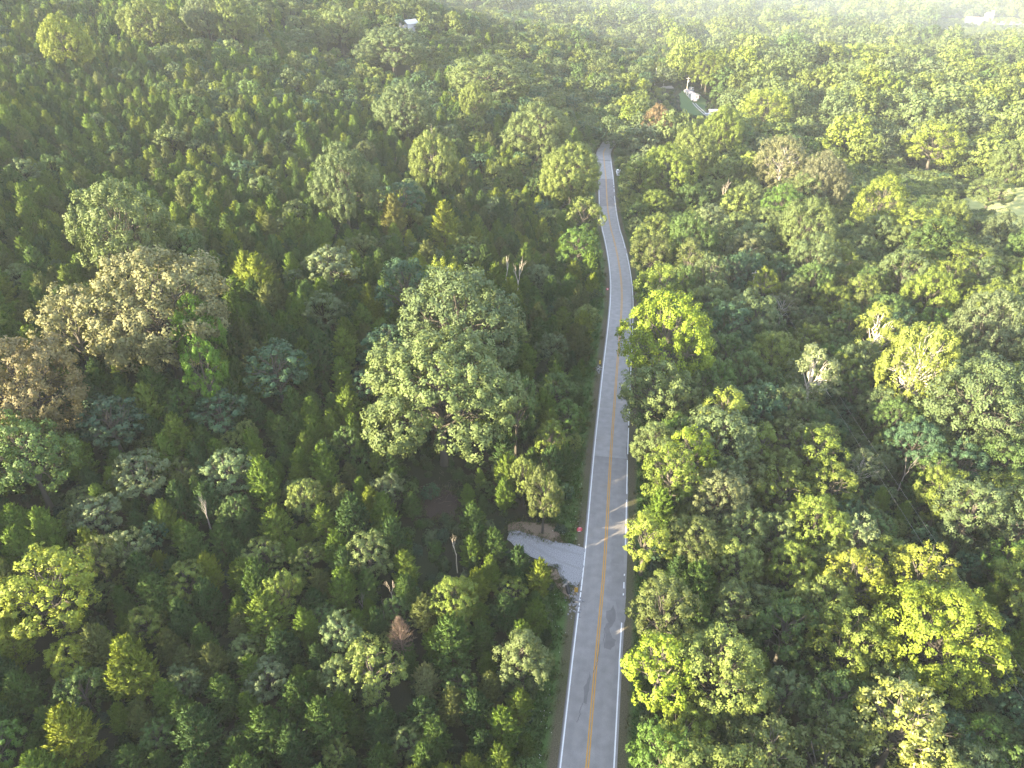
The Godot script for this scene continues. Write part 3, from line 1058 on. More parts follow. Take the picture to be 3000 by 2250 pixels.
func rock_mesh(sd: int, size: Vector3) -> ArrayMesh:
	var sp := SphereMesh.new()
	sp.radial_segments = 9
	sp.rings = 5
	sp.radius = 0.5
	sp.height = 1.0
	var n := FastNoiseLite.new()
	n.seed = sd
	n.frequency = 1.1
	var a := sp.get_mesh_arrays()
	var v: PackedVector3Array = a[Mesh.ARRAY_VERTEX]
	for i in v.size():
		v[i] = v[i] * (1.0 + 0.55 * n.get_noise_3dv(v[i] * 1.3)) * size
	a[Mesh.ARRAY_VERTEX] = v
	var m := ArrayMesh.new()
	m.add_surface_from_arrays(Mesh.PRIMITIVE_TRIANGLES, a)
	var st := SurfaceTool.new()
	st.create_from(m, 0)
	st.generate_normals()
	return st.commit()

func polygon_plate(pts: PackedVector2Array, depth: float) -> ArrayMesh:   # an upright plate in x and y, facing +z
	var st := SurfaceTool.new()
	st.begin(Mesh.PRIMITIVE_TRIANGLES)
	var tri := Geometry2D.triangulate_polygon(pts)
	for e in [1.0, -1.0]:
		for i in range(0, tri.size(), 3):
			var v := []
			for k in 3:
				v.append(Vector3(pts[tri[i + k]].x, pts[tri[i + k]].y, e * depth / 2.0))
			if (v[1] - v[0]).cross(v[2] - v[0]).z * e > 0.0:
				v = [v[0], v[2], v[1]]
			for p in v:
				st.set_normal(Vector3(0, 0, e))
				st.add_vertex(p)
	var mid := Vector2.ZERO
	for p in pts:
		mid += p / pts.size()
	for i in pts.size():
		var p := pts[i]
		var q := pts[(i + 1) % pts.size()]
		var nn := Vector3(q.y - p.y, p.x - q.x, 0).normalized()
		if nn.dot(Vector3((p + q).x / 2.0 - mid.x, (p + q).y / 2.0 - mid.y, 0)) < 0.0:
			nn = -nn
		var v := [Vector3(p.x, p.y, depth / 2.0), Vector3(q.x, q.y, depth / 2.0), Vector3(q.x, q.y, -depth / 2.0), Vector3(p.x, p.y, -depth / 2.0)]
		if (v[1] - v[0]).cross(v[2] - v[0]).dot(nn) > 0.0:
			v.reverse()
		for k in [0, 1, 2, 0, 2, 3]:
			st.set_normal(nn)
			st.add_vertex(v[k])
	return st.commit()

func oval(rx: float, ry: float, n: int) -> PackedVector2Array:
	var p := PackedVector2Array()
	for i in n:
		p.append(Vector2(cos(TAU * (i + 0.5) / n) * rx, sin(TAU * (i + 0.5) / n) * ry))
	return p

func prism_roof(w: float, l: float, h: float) -> ArrayMesh:   # a gable roof, ridge along z
	return polygon_plate(PackedVector2Array([Vector2(-w / 2, 0), Vector2(w / 2, 0), Vector2(0, h)]), l)

func red_sign(where: Vector2, size: float, turn: float, label: String, bars: int) -> void:
	var o := thing("red_sign", label, "sign", at(where.x, where.y), turn, "red signs in the left verge")
	var post := mat("sign_post", Color(0.12, 0.12, 0.12), 0.5)
	for x in [-0.28, 0.28]:
		part("post", rod(0.018, 0.95), post, o, Vector3(x * size / 0.85, 0.40, -0.02))
	var lean := Vector3(-0.35, 0, 0)
	var f := part("sign_face", polygon_plate(oval(size * 0.5, size * 0.46, 8), 0.02), mat("sign_red", Color(0.52, 0.028, 0.055), 0.45), o, Vector3(0, 0.95, 0), lean)
	var w := mat("sign_white", Color(0.78, 0.76, 0.78), 0.5)
	var rows := [[0.30, 0.42, 0.09, 0.04], [-0.30, 0.42, 0.10, -0.04]] if bars == 2 else [[0.16, 0.46, 0.16, 0.0], [-0.14, 0.30, 0.2, 0.1]]
	for r in rows:
		part("white_bar", box_mesh(Vector3(r[1] * size, r[2] * size, 0.008)), w, f, Vector3(r[3] * size, r[0] * size, 0.016))
	if bars == 2:
		for i in 7:
			part("white_mark", box_mesh(Vector3(0.045 * size, (0.13 if i % 2 else 0.10) * size, 0.008)), mat("sign_pink", Color(0.72, 0.42, 0.47), 0.5), f, Vector3((-0.28 + i * 0.09) * size, 0.06 * size, 0.016))

func striped_marker(where: Vector2) -> void:
	var o := thing("object_marker", "yellow and black diagonally striped marker board beside the gravel drive's mouth", "sign", at(where.x, where.y), 0.1)
	part("post", rod(0.03, 1.5), mat("steel_post", Color(0.20, 0.20, 0.19), 0.5), o, Vector3(0, 0.6, -0.03))
	var f := part("marker_face", box_mesh(Vector3(0.52, 0.92, 0.02)), mat("marker_yellow", Color(0.72, 0.40, 0.02), 0.4), o, Vector3(0, 1.05, 0), Vector3(-0.1, 0, 0))
	for i in 5:   # stripes fall to the right, cut at the board's edges
		var c := -0.52 + i * 0.26
		var pts := PackedVector2Array([Vector2(-0.255, c + 0.15 + 0.05), Vector2(-0.255, c + 0.15 - 0.05), Vector2(0.255, c - 0.15 - 0.05), Vector2(0.255, c - 0.15 + 0.05)])
		var cut := Geometry2D.intersect_polygons(pts, PackedVector2Array([Vector2(-0.255, -0.455), Vector2(0.255, -0.455), Vector2(0.255, 0.455), Vector2(-0.255, 0.455)]))
		for piece in cut:
			part("black_stripe", polygon_plate(piece, 0.006), mat("marker_black", Color(0.02, 0.02, 0.02), 0.5), f, Vector3(0, 0, 0.0145))

func yellow_marker(where: Vector2) -> void:
	var o := thing("yellow_marker", "narrow yellow marker post with round reflectors at the left road edge", "sign", at(where.x, where.y), 0.05)
	part("post", rod(0.03, 1.4), mat("steel_post", Color(0.2, 0.2, 0.19), 0.5), o, Vector3(0, 0.55, -0.03))
	var f := part("marker_face", box_mesh(Vector3(0.42, 1.02, 0.02)), mat("marker_gold", Color(0.66, 0.42, 0.02), 0.4), o, Vector3(0, 1.0, 0), Vector3(-0.12, 0, 0))
	var k := 0
	for y in [0.32, 0.0, -0.32]:
		part("reflector", polygon_plate(oval(0.12, 0.12, 14), 0.03), mat("reflector_pale" if k != 1 else "reflector_amber", Color(0.80, 0.72, 0.35) if k != 1 else Color(0.72, 0.45, 0.05), 0.3), f, Vector3(0, y, 0.016))
		k += 1

func culvert(where: Vector2) -> void:
	var o := thing("culvert_pipe", "black ribbed plastic pipe end standing by the gravel drive beside the pale boulder", "pipe", at(where.x, where.y, 0.35), 0.2)
	var black := mat("black_plastic", Color(0.018, 0.019, 0.024), 0.4)
	var st := SurfaceTool.new()
	st.begin(Mesh.PRIMITIVE_TRIANGLES)
	var prof := [Vector2(0.29, -0.75)]
	for i in 9:
		prof.append(Vector2(0.30, -0.75 + i * 0.165 + 0.03))
		prof.append(Vector2(0.34, -0.75 + i * 0.165 + 0.06))
		prof.append(Vector2(0.34, -0.75 + i * 0.165 + 0.12))
		prof.append(Vector2(0.30, -0.75 + i * 0.165 + 0.15))
	prof.append(Vector2(0.26, 0.75))
	prof.append(Vector2(0.26, -0.75))
	for i in prof.size() - 1:
		for j in 16:
			var a := TAU * j / 16.0
			var b := TAU * (j + 1) / 16.0
			var v := [Vector3(cos(a) * prof[i].x, prof[i].y, sin(a) * prof[i].x), Vector3(cos(a) * prof[i + 1].x, prof[i + 1].y, sin(a) * prof[i + 1].x), Vector3(cos(b) * prof[i + 1].x, prof[i + 1].y, sin(b) * prof[i + 1].x), Vector3(cos(b) * prof[i].x, prof[i].y, sin(b) * prof[i].x)]
			for k in [0, 2, 1, 0, 3, 2]:
				st.add_vertex(v[k])
	st.generate_normals()
	part("pipe_wall", st.commit(), black, o, Vector3.ZERO, Vector3(-0.75, 0.0, 0.12))

func stones() -> void:
	var pale := textured("pale_stone", Color(0.50, 0.43, 0.36), ramp_noise(0.04, Color(0.7, 0.7, 0.7), Color(1, 1, 1), 31, 256), 1.2, 0.9)
	var grey := textured("grey_stone", Color(0.33, 0.32, 0.33), ramp_noise(0.04, Color(0.65, 0.65, 0.65), Color(1, 1, 1), 32, 256), 1.2, 0.9)
	var list := [[Vector2(7.98, 70.75), Vector3(0.95, 0.55, 0.75), "tan boulder beside the black pipe at the gravel drive"], [Vector2(7.98, 70.75) + Vector2(0.45, 0.75), Vector3(0.6, 0.35, 0.4), "small pale boulder leaning on the tan boulder by the black pipe"],
		[Vector2(9.38, 67.78), Vector3(0.62, 0.35, 0.42), "pale stone lying close to the white edge line below the striped marker"], [Vector2(10.62, 79.08), Vector3(0.4, 0.22, 0.3), "pale stone at the grass corner where the gravel drive meets the road"]]
	for i in list.size():
		var o := part(numbered("boulder"), rock_mesh(50 + i, list[i][1]), pale, self, at(list[i][0].x, list[i][0].y, 0.1), Vector3(0, i * 1.3, 0))
		o.set_meta("label", list[i][2])
		o.set_meta("category", "boulder")
	var heap := stuff("rubble", "grey broken stones spilling along the road edge below the striped marker", "rubble")
	rng.seed = 71
	for v in 3:
		var where := []
		var tint := []
		for k in 40:
			var p: Vector2 = Vector2(9.13, 68.36) + Vector2(rng.randfn(0, 0.55), rng.randfn(0, 1.5))
			var z := rng.randf_range(0.12, 0.42)
			where.append(Transform3D(Basis.from_euler(Vector3(rng.randf() * TAU, rng.randf() * TAU, rng.randf() * TAU)).scaled(Vector3(z, z * 0.7, z)), at(p.x, p.y, 0.03)))
			tint.append(Color.WHITE)
		for k in 12:
			var p: Vector2 = Vector2(20.02, 136.26) + Vector2(rng.randfn(-0.3, 0.35), rng.randfn(-0.3, 1.0))
			var z := rng.randf_range(0.15, 0.45)
			where.append(Transform3D(Basis.from_euler(Vector3(rng.randf() * TAU, rng.randf() * TAU, 0)).scaled(Vector3(z, z * 0.7, z)), at(p.x, p.y, 0.03)))
			tint.append(Color.WHITE)
		var mesh := rock_mesh(80 + v, Vector3.ONE)
		mesh.surface_set_material(0, grey)
		scatter("stones", heap, mesh, where, tint)
	# bent pale rods under the yellow marker
	var w: Vector2 = Vector2(20.02, 136.26)
	var b := thing("fallen_branch", "bleached broken branches lying below the yellow marker post", "branch", at(w.x - 0.2, w.y, 0.15), 0.4)
	var bm := mat("bleached_wood", Color(0.50, 0.47, 0.45), 0.8)
	part("bough", rod(0.05, 1.6, 7), bm, b, Vector3(0.3, 0.12, 0), Vector3(1.35, 0.3, 0))
	part("bough", rod(0.05, 1.2, 7), bm, b, Vector3(-0.25, 0.1, 0.3), Vector3(1.45, -1.0, 0))
	# dry brush under the big oak
	rng.seed = 77
	var tw := Buf.new()
	for k in 60:
		var a := Vector3(rng.randfn(0, 2.0), rng.randf_range(0.05, 0.7), rng.randfn(0, 1.8))
		tw.tube([a, a + unit() * Vector3(1, 0.35, 1) * rng.randf_range(0.6, 1.6)], [0.03, 0.012], 3, Color(1, 1, 1))
	var c := Vector2.ZERO
	for p in dirt_c:
		c += p / dirt_c.size()
	var br := part("brush_debris", tw.add_to(ArrayMesh.new(), null), mat("dry_twig", Color(0.15, 0.115, 0.10), 0.9), self, at(c.x, c.y + 3.5), Vector3.ZERO)
	br.set_meta("kind", "stuff")
	br.set_meta("label", "heap of dry brush at the back of the bare dirt clearing")
	br.set_meta("category", "brush")

func pickup(where: Vector2) -> void:
	var o := thing("pickup_truck", "white pickup truck with a black bed parked on the verge far down the road", "pickup truck", at(where.x, where.y, 0.05), -0.05)
	var white := mat("car_white", Color(0.72, 0.73, 0.76), 0.3)
	var black := mat("bed_black", Color(0.014, 0.016, 0.022), 0.6)
	var glass := mat("car_glass", Color(0.02, 0.025, 0.03), 0.1)
	part("body", box_mesh(Vector3(1.95, 0.55, 5.4), 0.12), white, o, Vector3(0, 0.68, 0))
	part("bed_floor", box_mesh(Vector3(1.55, 0.02, 2.1)), black, o, Vector3(0, 0.97, 1.45))
	for x in [-0.88, 0.88]:
		part("bed_side", box_mesh(Vector3(0.14, 0.38, 2.3), 0.03), white, o, Vector3(x, 1.14, 1.45))
	part("tailgate", box_mesh(Vector3(1.9, 0.50, 0.10), 0.02), white, o, Vector3(0, 1.08, 2.66))
	part("cab", box_mesh(Vector3(1.85, 0.55, 1.6), 0.18), white, o, Vector3(0, 1.22, -0.55))
	part("cab_roof", box_mesh(Vector3(1.70, 0.10, 1.45), 0.2), white, o, Vector3(0, 1.86, -0.55))
	part("rear_window", box_mesh(Vector3(1.55, 0.34, 0.03)), glass, o, Vector3(0, 1.65, 0.16))
	part("windscreen", box_mesh(Vector3(1.55, 0.34, 0.03)), glass, o, Vector3(0, 1.65, -1.26), Vector3(-0.4, 0, 0))
	for x in [-0.83, 0.83]:
		part("side_window", box_mesh(Vector3(0.03, 0.34, 1.25)), glass, o, Vector3(x, 1.65, -0.55))
		part("tail_light", box_mesh(Vector3(0.12, 0.3, 0.03)), mat("tail_red", Color(0.35, 0.02, 0.02), 0.3), o, Vector3(x * 1.07, 0.98, 2.725))
		for z in [-1.7, 1.6]:
			part("wheel", rod(0.38, 0.24, 16), mat("tyre", Color(0.02, 0.02, 0.02), 0.9), o, Vector3(x * 1.08, 0.38, z), Vector3(0, 0, PI / 2))
	part("bumper", box_mesh(Vector3(1.85, 0.18, 0.14), 0.05), mat("chrome", Color(0.45, 0.45, 0.46), 0.3), o, Vector3(0, 0.5, 2.78))

func utility_pole(where: Vector2, h: float, label: String, arm: bool, tank: bool) -> void:
	var o := thing("utility_pole", label, "pole", at(where.x, where.y), rng.randf() * 0.4, "utility poles by the far houses")
	var c := CylinderMesh.new()
	c.top_radius = 0.14
	c.bottom_radius = 0.22
	c.height = h
	c.radial_segments = 8
	var wood := mat("pole_wood", Color(0.42, 0.39, 0.36), 0.9)
	part("pole", c, wood, o, Vector3(0, h / 2.0, 0))
	if arm:
		part("crossarm", box_mesh(Vector3(2.4, 0.16, 0.14)), wood, o, Vector3(0, h - 0.8, 0.2))
		for x in [-1.0, 0.0, 1.0]:
			part("insulator", rod(0.06, 0.22, 6), mat("porcelain", Color(0.6, 0.6, 0.6), 0.3), o, Vector3(x, h - 0.6, 0.2))
	if tank:
		part("transformer", rod(0.32, 1.0, 10), mat("tank_grey", Color(0.55, 0.56, 0.58), 0.5), o, Vector3(0.42, h - 2.4, 0.1))

func far_places() -> void:
	rng.seed = 200
	var white := mat("siding_white", Color(0.34, 0.36, 0.39), 0.6)
	var roof := textured("roof_grey", Color(0.30, 0.27, 0.29), ramp_noise(0.05, Color(0.8, 0.8, 0.8), Color(1, 1, 1), 36, 256), 3.0, 0.8)
	var dark := mat("window_dark", Color(0.03, 0.035, 0.045), 0.2)
	var bright := mat("bright_roof", Color(0.42, 0.42, 0.44), 0.5)
	# the mobile home, its gable end towards the drone
	var p: Vector2 = Vector2(113.37, 468.89)
	var h := thing("mobile_home", "white mobile home with a grey pink roof in the clearing beyond the red brown tree", "house", at(p.x, p.y + 6.0), 0.16)
	part("wall", box_mesh(Vector3(4.2, 2.7, 15.0)), white, h, Vector3(0, 1.75, 0))
	part("roof", prism_roof(4.7, 15.4, 0.75), roof, h, Vector3(0, 3.105, 0))
	part("skirting", box_mesh(Vector3(4.1, 0.5, 14.8)), mat("skirt_grey", Color(0.4, 0.4, 0.42)), h, Vector3(0, 0.14, 0))
	for q in [Vector3(0.7, 2.0, 7.52)]:
		var w := part("window", box_mesh(Vector3(1.3, 0.55, 0.06)), dark, h, q)
		part("sill", box_mesh(Vector3(1.5, 0.09, 0.12)), white, w, Vector3(0, -0.33, 0.02))
	for z in [-4.5, -1.0, 3.5]:
		for x in [-2.12, 2.12]:
			part("window", box_mesh(Vector3(0.06, 0.9, 1.1)), dark, h, Vector3(x, 2.0, z))
	part("door", box_mesh(Vector3(0.06, 1.9, 0.9)), mat("door_grey", Color(0.35, 0.36, 0.4)), h, Vector3(-2.13, 1.5, 1.4))
	for i in 3:
		part("deck_step", box_mesh(Vector3(2.2 - 0.1 * i, 0.18, 0.9)), mat("deck_wood", Color(0.34, 0.31, 0.33)), h, Vector3(-0.9, 0.75 - 0.25 * i, 8.05 + 0.85 * i))
	for x in [-1.9, 0.1]:
		part("deck_rail", box_mesh(Vector3(0.08, 0.9, 1.2)), mat("deck_wood", Color.WHITE), h, Vector3(x, 0.8, 8.2))
	# things round it
	var sd := thing("red_shed", "small red shed with a white canopy top beside the white mobile home", "shed", at(Vector2(118.39, 478.02).x, Vector2(118.39, 478.02).y), 0.2)
	part("wall", box_mesh(Vector3(1.9, 2.0, 2.6)), mat("barn_red", Color(0.26, 0.07, 0.055), 0.8), sd, Vector3(0, 1.0, 0))
	part("roof", prism_roof(2.9, 3.4, 0.7), bright, sd, Vector3(0, 2.01, 0))
	part("door", box_mesh(Vector3(0.8, 1.4, 0.05)), dark, sd, Vector3(0.1, 0.72, 1.32))
	var v := thing("parked_van", "white van parked behind the white mobile home", "van", at(Vector2(116.58, 490.5).x, Vector2(116.58, 490.5).y), 0.3)
	part("body", box_mesh(Vector3(1.95, 1.0, 4.8), 0.2), white, v, Vector3(0, 0.85, 0))
	part("cabin", box_mesh(Vector3(1.8, 0.8, 3.8), 0.2), white, v, Vector3(0, 1.75, 0.3))
	part("rear_window", box_mesh(Vector3(1.4, 0.5, 0.05)), dark, v, Vector3(0, 1.78, 2.22))
	for x in [-0.85, 0.85]:
		for z in [-1.5, 1.5]:
			part("wheel", rod(0.36, 0.22, 12), mat("tyre", Color.BLACK), v, Vector3(x, 0.36, z), Vector3(0, 0, PI / 2))
	var g := thing("grey_shed", "long grey metal shed at the near edge of the lawn", "shed", at(Vector2(120.39, 440.18).x, Vector2(120.39, 440.18).y, -0.3), -0.04)
	var tin := mat("tin_grey", Color(0.30, 0.29, 0.34), 0.5)
	part("wall", box_mesh(Vector3(6.6, 3.0, 4.0)), tin, g, Vector3(0, 1.5, 0))
	part("roof", polygon_plate(PackedVector2Array([Vector2(-2.3, 0), Vector2(2.3, 0), Vector2(0, 0.8)]), 7.0), mat("tin_pale", Color(0.56, 0.55, 0.60), 0.5), g, Vector3(0, 3.01, 0), Vector3(0, PI / 2, 0))
	for i in 12:
		part("wall_rib", box_mesh(Vector3(0.08, 2.9, 0.05)), tin, g, Vector3(-3.0 + i * 0.545, 1.48, 2.027))
	part("door", box_mesh(Vector3(1.0, 2.0, 0.05)), mat("tin_dark", Color(0.16, 0.16, 0.19), 0.5), g, Vector3(-2.2, 1.0, 2.06))
	var c := thing("camper_trailer", "white flat-topped camper trailer standing before the grey shed", "camper", at(Vector2(115.48, 433.04).x, Vector2(115.48, 433.04).y), -0.25)
	part("body", box_mesh(Vector3(5.2, 2.0, 2.2), 0.3), bright, c, Vector3(0, 1.5, 0))
	part("roof_rim", box_mesh(Vector3(4.9, 0.10, 1.9), 0.25), white, c, Vector3(0, 2.55, 0))
	part("window", box_mesh(Vector3(1.2, 0.6, 0.05)), dark, c, Vector3(0.8, 1.7, 1.12))
	for x in [-0.5, 0.5]:
		part("wheel", rod(0.34, 0.2, 12), mat("tyre", Color.BLACK), c, Vector3(x, 0.34, 1.0), Vector3(PI / 2, 0, 0))
	part("hitch", box_mesh(Vector3(1.2, 0.1, 0.1)), tin, c, Vector3(-3.15, 0.6, 0))
	for q in [[Vector2(111.97, 482.35), 9.5, "tall pole with a crossarm at the corner of the white mobile home", true, true], [Vector2(89.42, 488.03), 8.0, "pole with a pale transformer by the far strip of road", false, true], [Vector2(93.5, 495.15), 10.5, "tallest bare pole on the bank above the far strip of road", false, false], [Vector2(99.42, 495.69), 9.0, "pole with a crossarm on the bank above the far strip of road", true, false], [Vector2(87.02, 487.09), 9.0, "pole half hidden by trees, first of those by the far road", false, false], [Vector2(124.56, 496.35), 9.0, "pale pole at the edge of the trees behind the red shed", false, false]]:
		utility_pole(q[0], q[1], q[2], q[3], q[4])
	# the white roof on the hill
	p = Vector2(-64.29, 498.32)
	h = thing("hill_house", "house with a white roof showing through the trees high on the hill", "house", at(p.x, p.y, 0.0), -0.75)
	part("wall", box_mesh(Vector3(5.5, 4.6, 8.5)), mat("siding_grey", Color(0.52, 0.52, 0.56), 0.7), h, Vector3(0, 2.3, 0))
	part("roof", prism_roof(7.0, 9.5, 2.2), bright, h, Vector3(0, 4.605, 0))
	part("window", box_mesh(Vector3(1.2, 1.0, 0.06)), dark, h, Vector3(0.8, 2.6, 4.28))
	part("window", box_mesh(Vector3(0.06, 1.0, 1.2)), dark, h, Vector3(-2.78, 2.6, 1.0))
	p = Vector2(-69.32, 495.55)
	h = thing("hill_shed", "low pale roofed shed just beside the white roofed house on the hill", "shed", at(p.x, p.y), 1.1)
	part("wall", box_mesh(Vector3(3.0, 4.0, 6.0)), mat("siding_grey", Color.WHITE), h, Vector3(0, 2.0, 0))
	part("roof", prism_roof(3.6, 6.6, 0.9), bright, h, Vector3(0, 4.005, 0))
	# the farm in the far corner
	var red := mat("roof_red", Color(0.42, 0.20, 0.17), 0.8)
	p = Vector2(501.87, 859.95)
	h = thing("far_house", "white house with a reddish roof on the far valley's pale field", "house", at(p.x, p.y), 0.9)
	part("wall", box_mesh(Vector3(9.0, 4.5, 16.0)), bright, h, Vector3(0, 2.25, 0))
	part("roof", prism_roof(10.4, 17.2, 3.0), red, h, Vector3(0, 4.505, 0))
	for z in [-5.0, -1.5, 2.0, 5.5]:
		part("window", box_mesh(Vector3(0.06, 1.2, 1.2)), dark, h, Vector3(4.52, 2.4, z))
	part("porch", box_mesh(Vector3(3.0, 3.0, 5.0)), bright, h, Vector3(5.9, 1.5, 5.0))
	for q in [[Vector2(528.74, 880.15), Vector3(7.0, 7.0, 6.0), "square white barn between dark trees beyond the reddish roof", "barn"], [Vector2(531.61, 879.87), Vector3(2.6, 10.0, 2.6), "narrow white silo right beside the square white barn", "silo"], [Vector2(541.57, 924.44), Vector3(6.0, 4.5, 6.0), "small pale house in the trees above the reddish roof", "house"]]:
		var size: Vector3 = q[1]
		h = thing("far_" + q[3], q[2], q[3], at(q[0].x, q[0].y), 0.3)
		part("wall", box_mesh(size, size.x * 0.28 if q[3] == "silo" else 0.0), bright, h, Vector3(0, size.y / 2.0, 0))
		part("roof", prism_roof(size.x * 1.12, size.z * 1.1, size.x * 0.25), bright if q[3] != "house" else red, h, Vector3(0, size.y + 0.005, 0))

func far_ground() -> void:
	var straw := textured("pale_field", Color(0.42, 0.42, 0.17), ramp_noise(0.01, Color(0.75, 0.8, 0.7), Color(1, 1, 1), 41), 60.0, 1.0)
	var chalk := textured("pale_gravel", Color(0.62, 0.60, 0.54), ramp_noise(0.02, Color(0.8, 0.8, 0.8), Color(1, 1, 1), 42), 20.0, 1.0)
	for q in [["field", Vector2(474.14, 861.06), 24.0, 40.0, straw], ["field", Vector2(536.75, 865.65), 40.0, 34.0, straw], ["farmyard", Vector2(540.39, 852.04), 22.0, 26.0, chalk], ["field", Vector2(501.87, 859.95), 26.0, 26.0, straw]]:
		var c: Vector2 = q[1]
		var pts := PackedVector2Array()
		for i in 14:
			pts.append(c + Vector2(cos(TAU * i / 14.0) * q[2], sin(TAU * i / 14.0) * q[3]) * rng.randf_range(0.85, 1.1))
		carpet(q[0], pts, 14.0, 0.5 if q[4] == straw else 0.8, q[4])
	var hay := textured("hay", Color(0.52, 0.50, 0.25), ramp_noise(0.012, Color(0.7, 0.76, 0.62), Color(1, 1, 0.95), 43), 40.0, 1.0)
	carpet("hay_field", field, 8.0, 0.35, hay)
	carpet("lawn", lawn, 6.0, 0.25, textured("lawn_green", Color(0.080, 0.130, 0.050), ramp_noise(0.03, Color(0.7, 0.75, 0.7), Color(1, 1, 1), 44), 12.0, 1.0))
	var c: Vector2 = Vector2(97.04, 487.25)
	carpet("pavement", PackedVector2Array([c + Vector2(-3, -3.5), c + Vector2(7, -3), c + Vector2(7, 5), c + Vector2(1, 4)]), 4.0, 0.4, asphalt_mat("asphalt_pale"))
	# the drive's two wheel tracks on the lawn
	var tr := part("track", ArrayMesh.new(), null, self)
	tr.set_meta("kind", "structure")
	var a: Vector2 = Vector2(113.37, 468.89) + Vector2(-1.5, -5.0)
	for k in 2:
		var rows := []
		for i in 24:
			var f := i / 23.0
			var x := a.x + 2.6 * f + k * 1.8
			var s := a.y - 34.0 * f
			rows.append([at(x, s, 0.45), at(x + 0.9, s, 0.45)])
		rows.reverse()
		part("wheel_track", strip(rows, null), textured("track_gravel", Color(0.42, 0.40, 0.38), ramp_noise(0.05, Color(0.7, 0.7, 0.7), Color(1, 1, 1), 45, 256), 4.0), tr)

func power_lines() -> void:
	var wire := mat("wire", Color(0.34, 0.34, 0.33), 0.5)
	var ends: Array[Vector3] = []
	for q in [[68.6, 180.0], [64.0, -60.0]]:
		ends.append(at(q[0], q[1], 12.2))
	var k := 0
	for off in [0.0, -2.3]:
		var b := Buf.new()
		var pts := []
		var rad := []
		for i in 25:
			var f := i / 24.0
			var p := ends[0].lerp(ends[1], f) + Vector3(off, 0, 0)
			p.y -= 4.0 * 1.9 * f * (1.0 - f)
			pts.append(p)
			rad.append(0.010)
		b.tube(pts, rad, 5, Color.WHITE)
		var o := part(numbered("power_wire"), b.add_to(ArrayMesh.new(), null), wire, self)
		o.set_meta("label", ["power wire over the dark creek, farther from the road of the pair", "power wire over the dark creek, nearer the road of the pair"][k])
		o.set_meta("category", "wire")
		o.set_meta("group", "power wires in the valley")
		k += 1
	for q in [[67.4, 180.4]]:
		utility_pole(Vector2(q[0], q[1]), 12.9, "power pole in the dark creek hollow carrying the pair of wires", true, false)

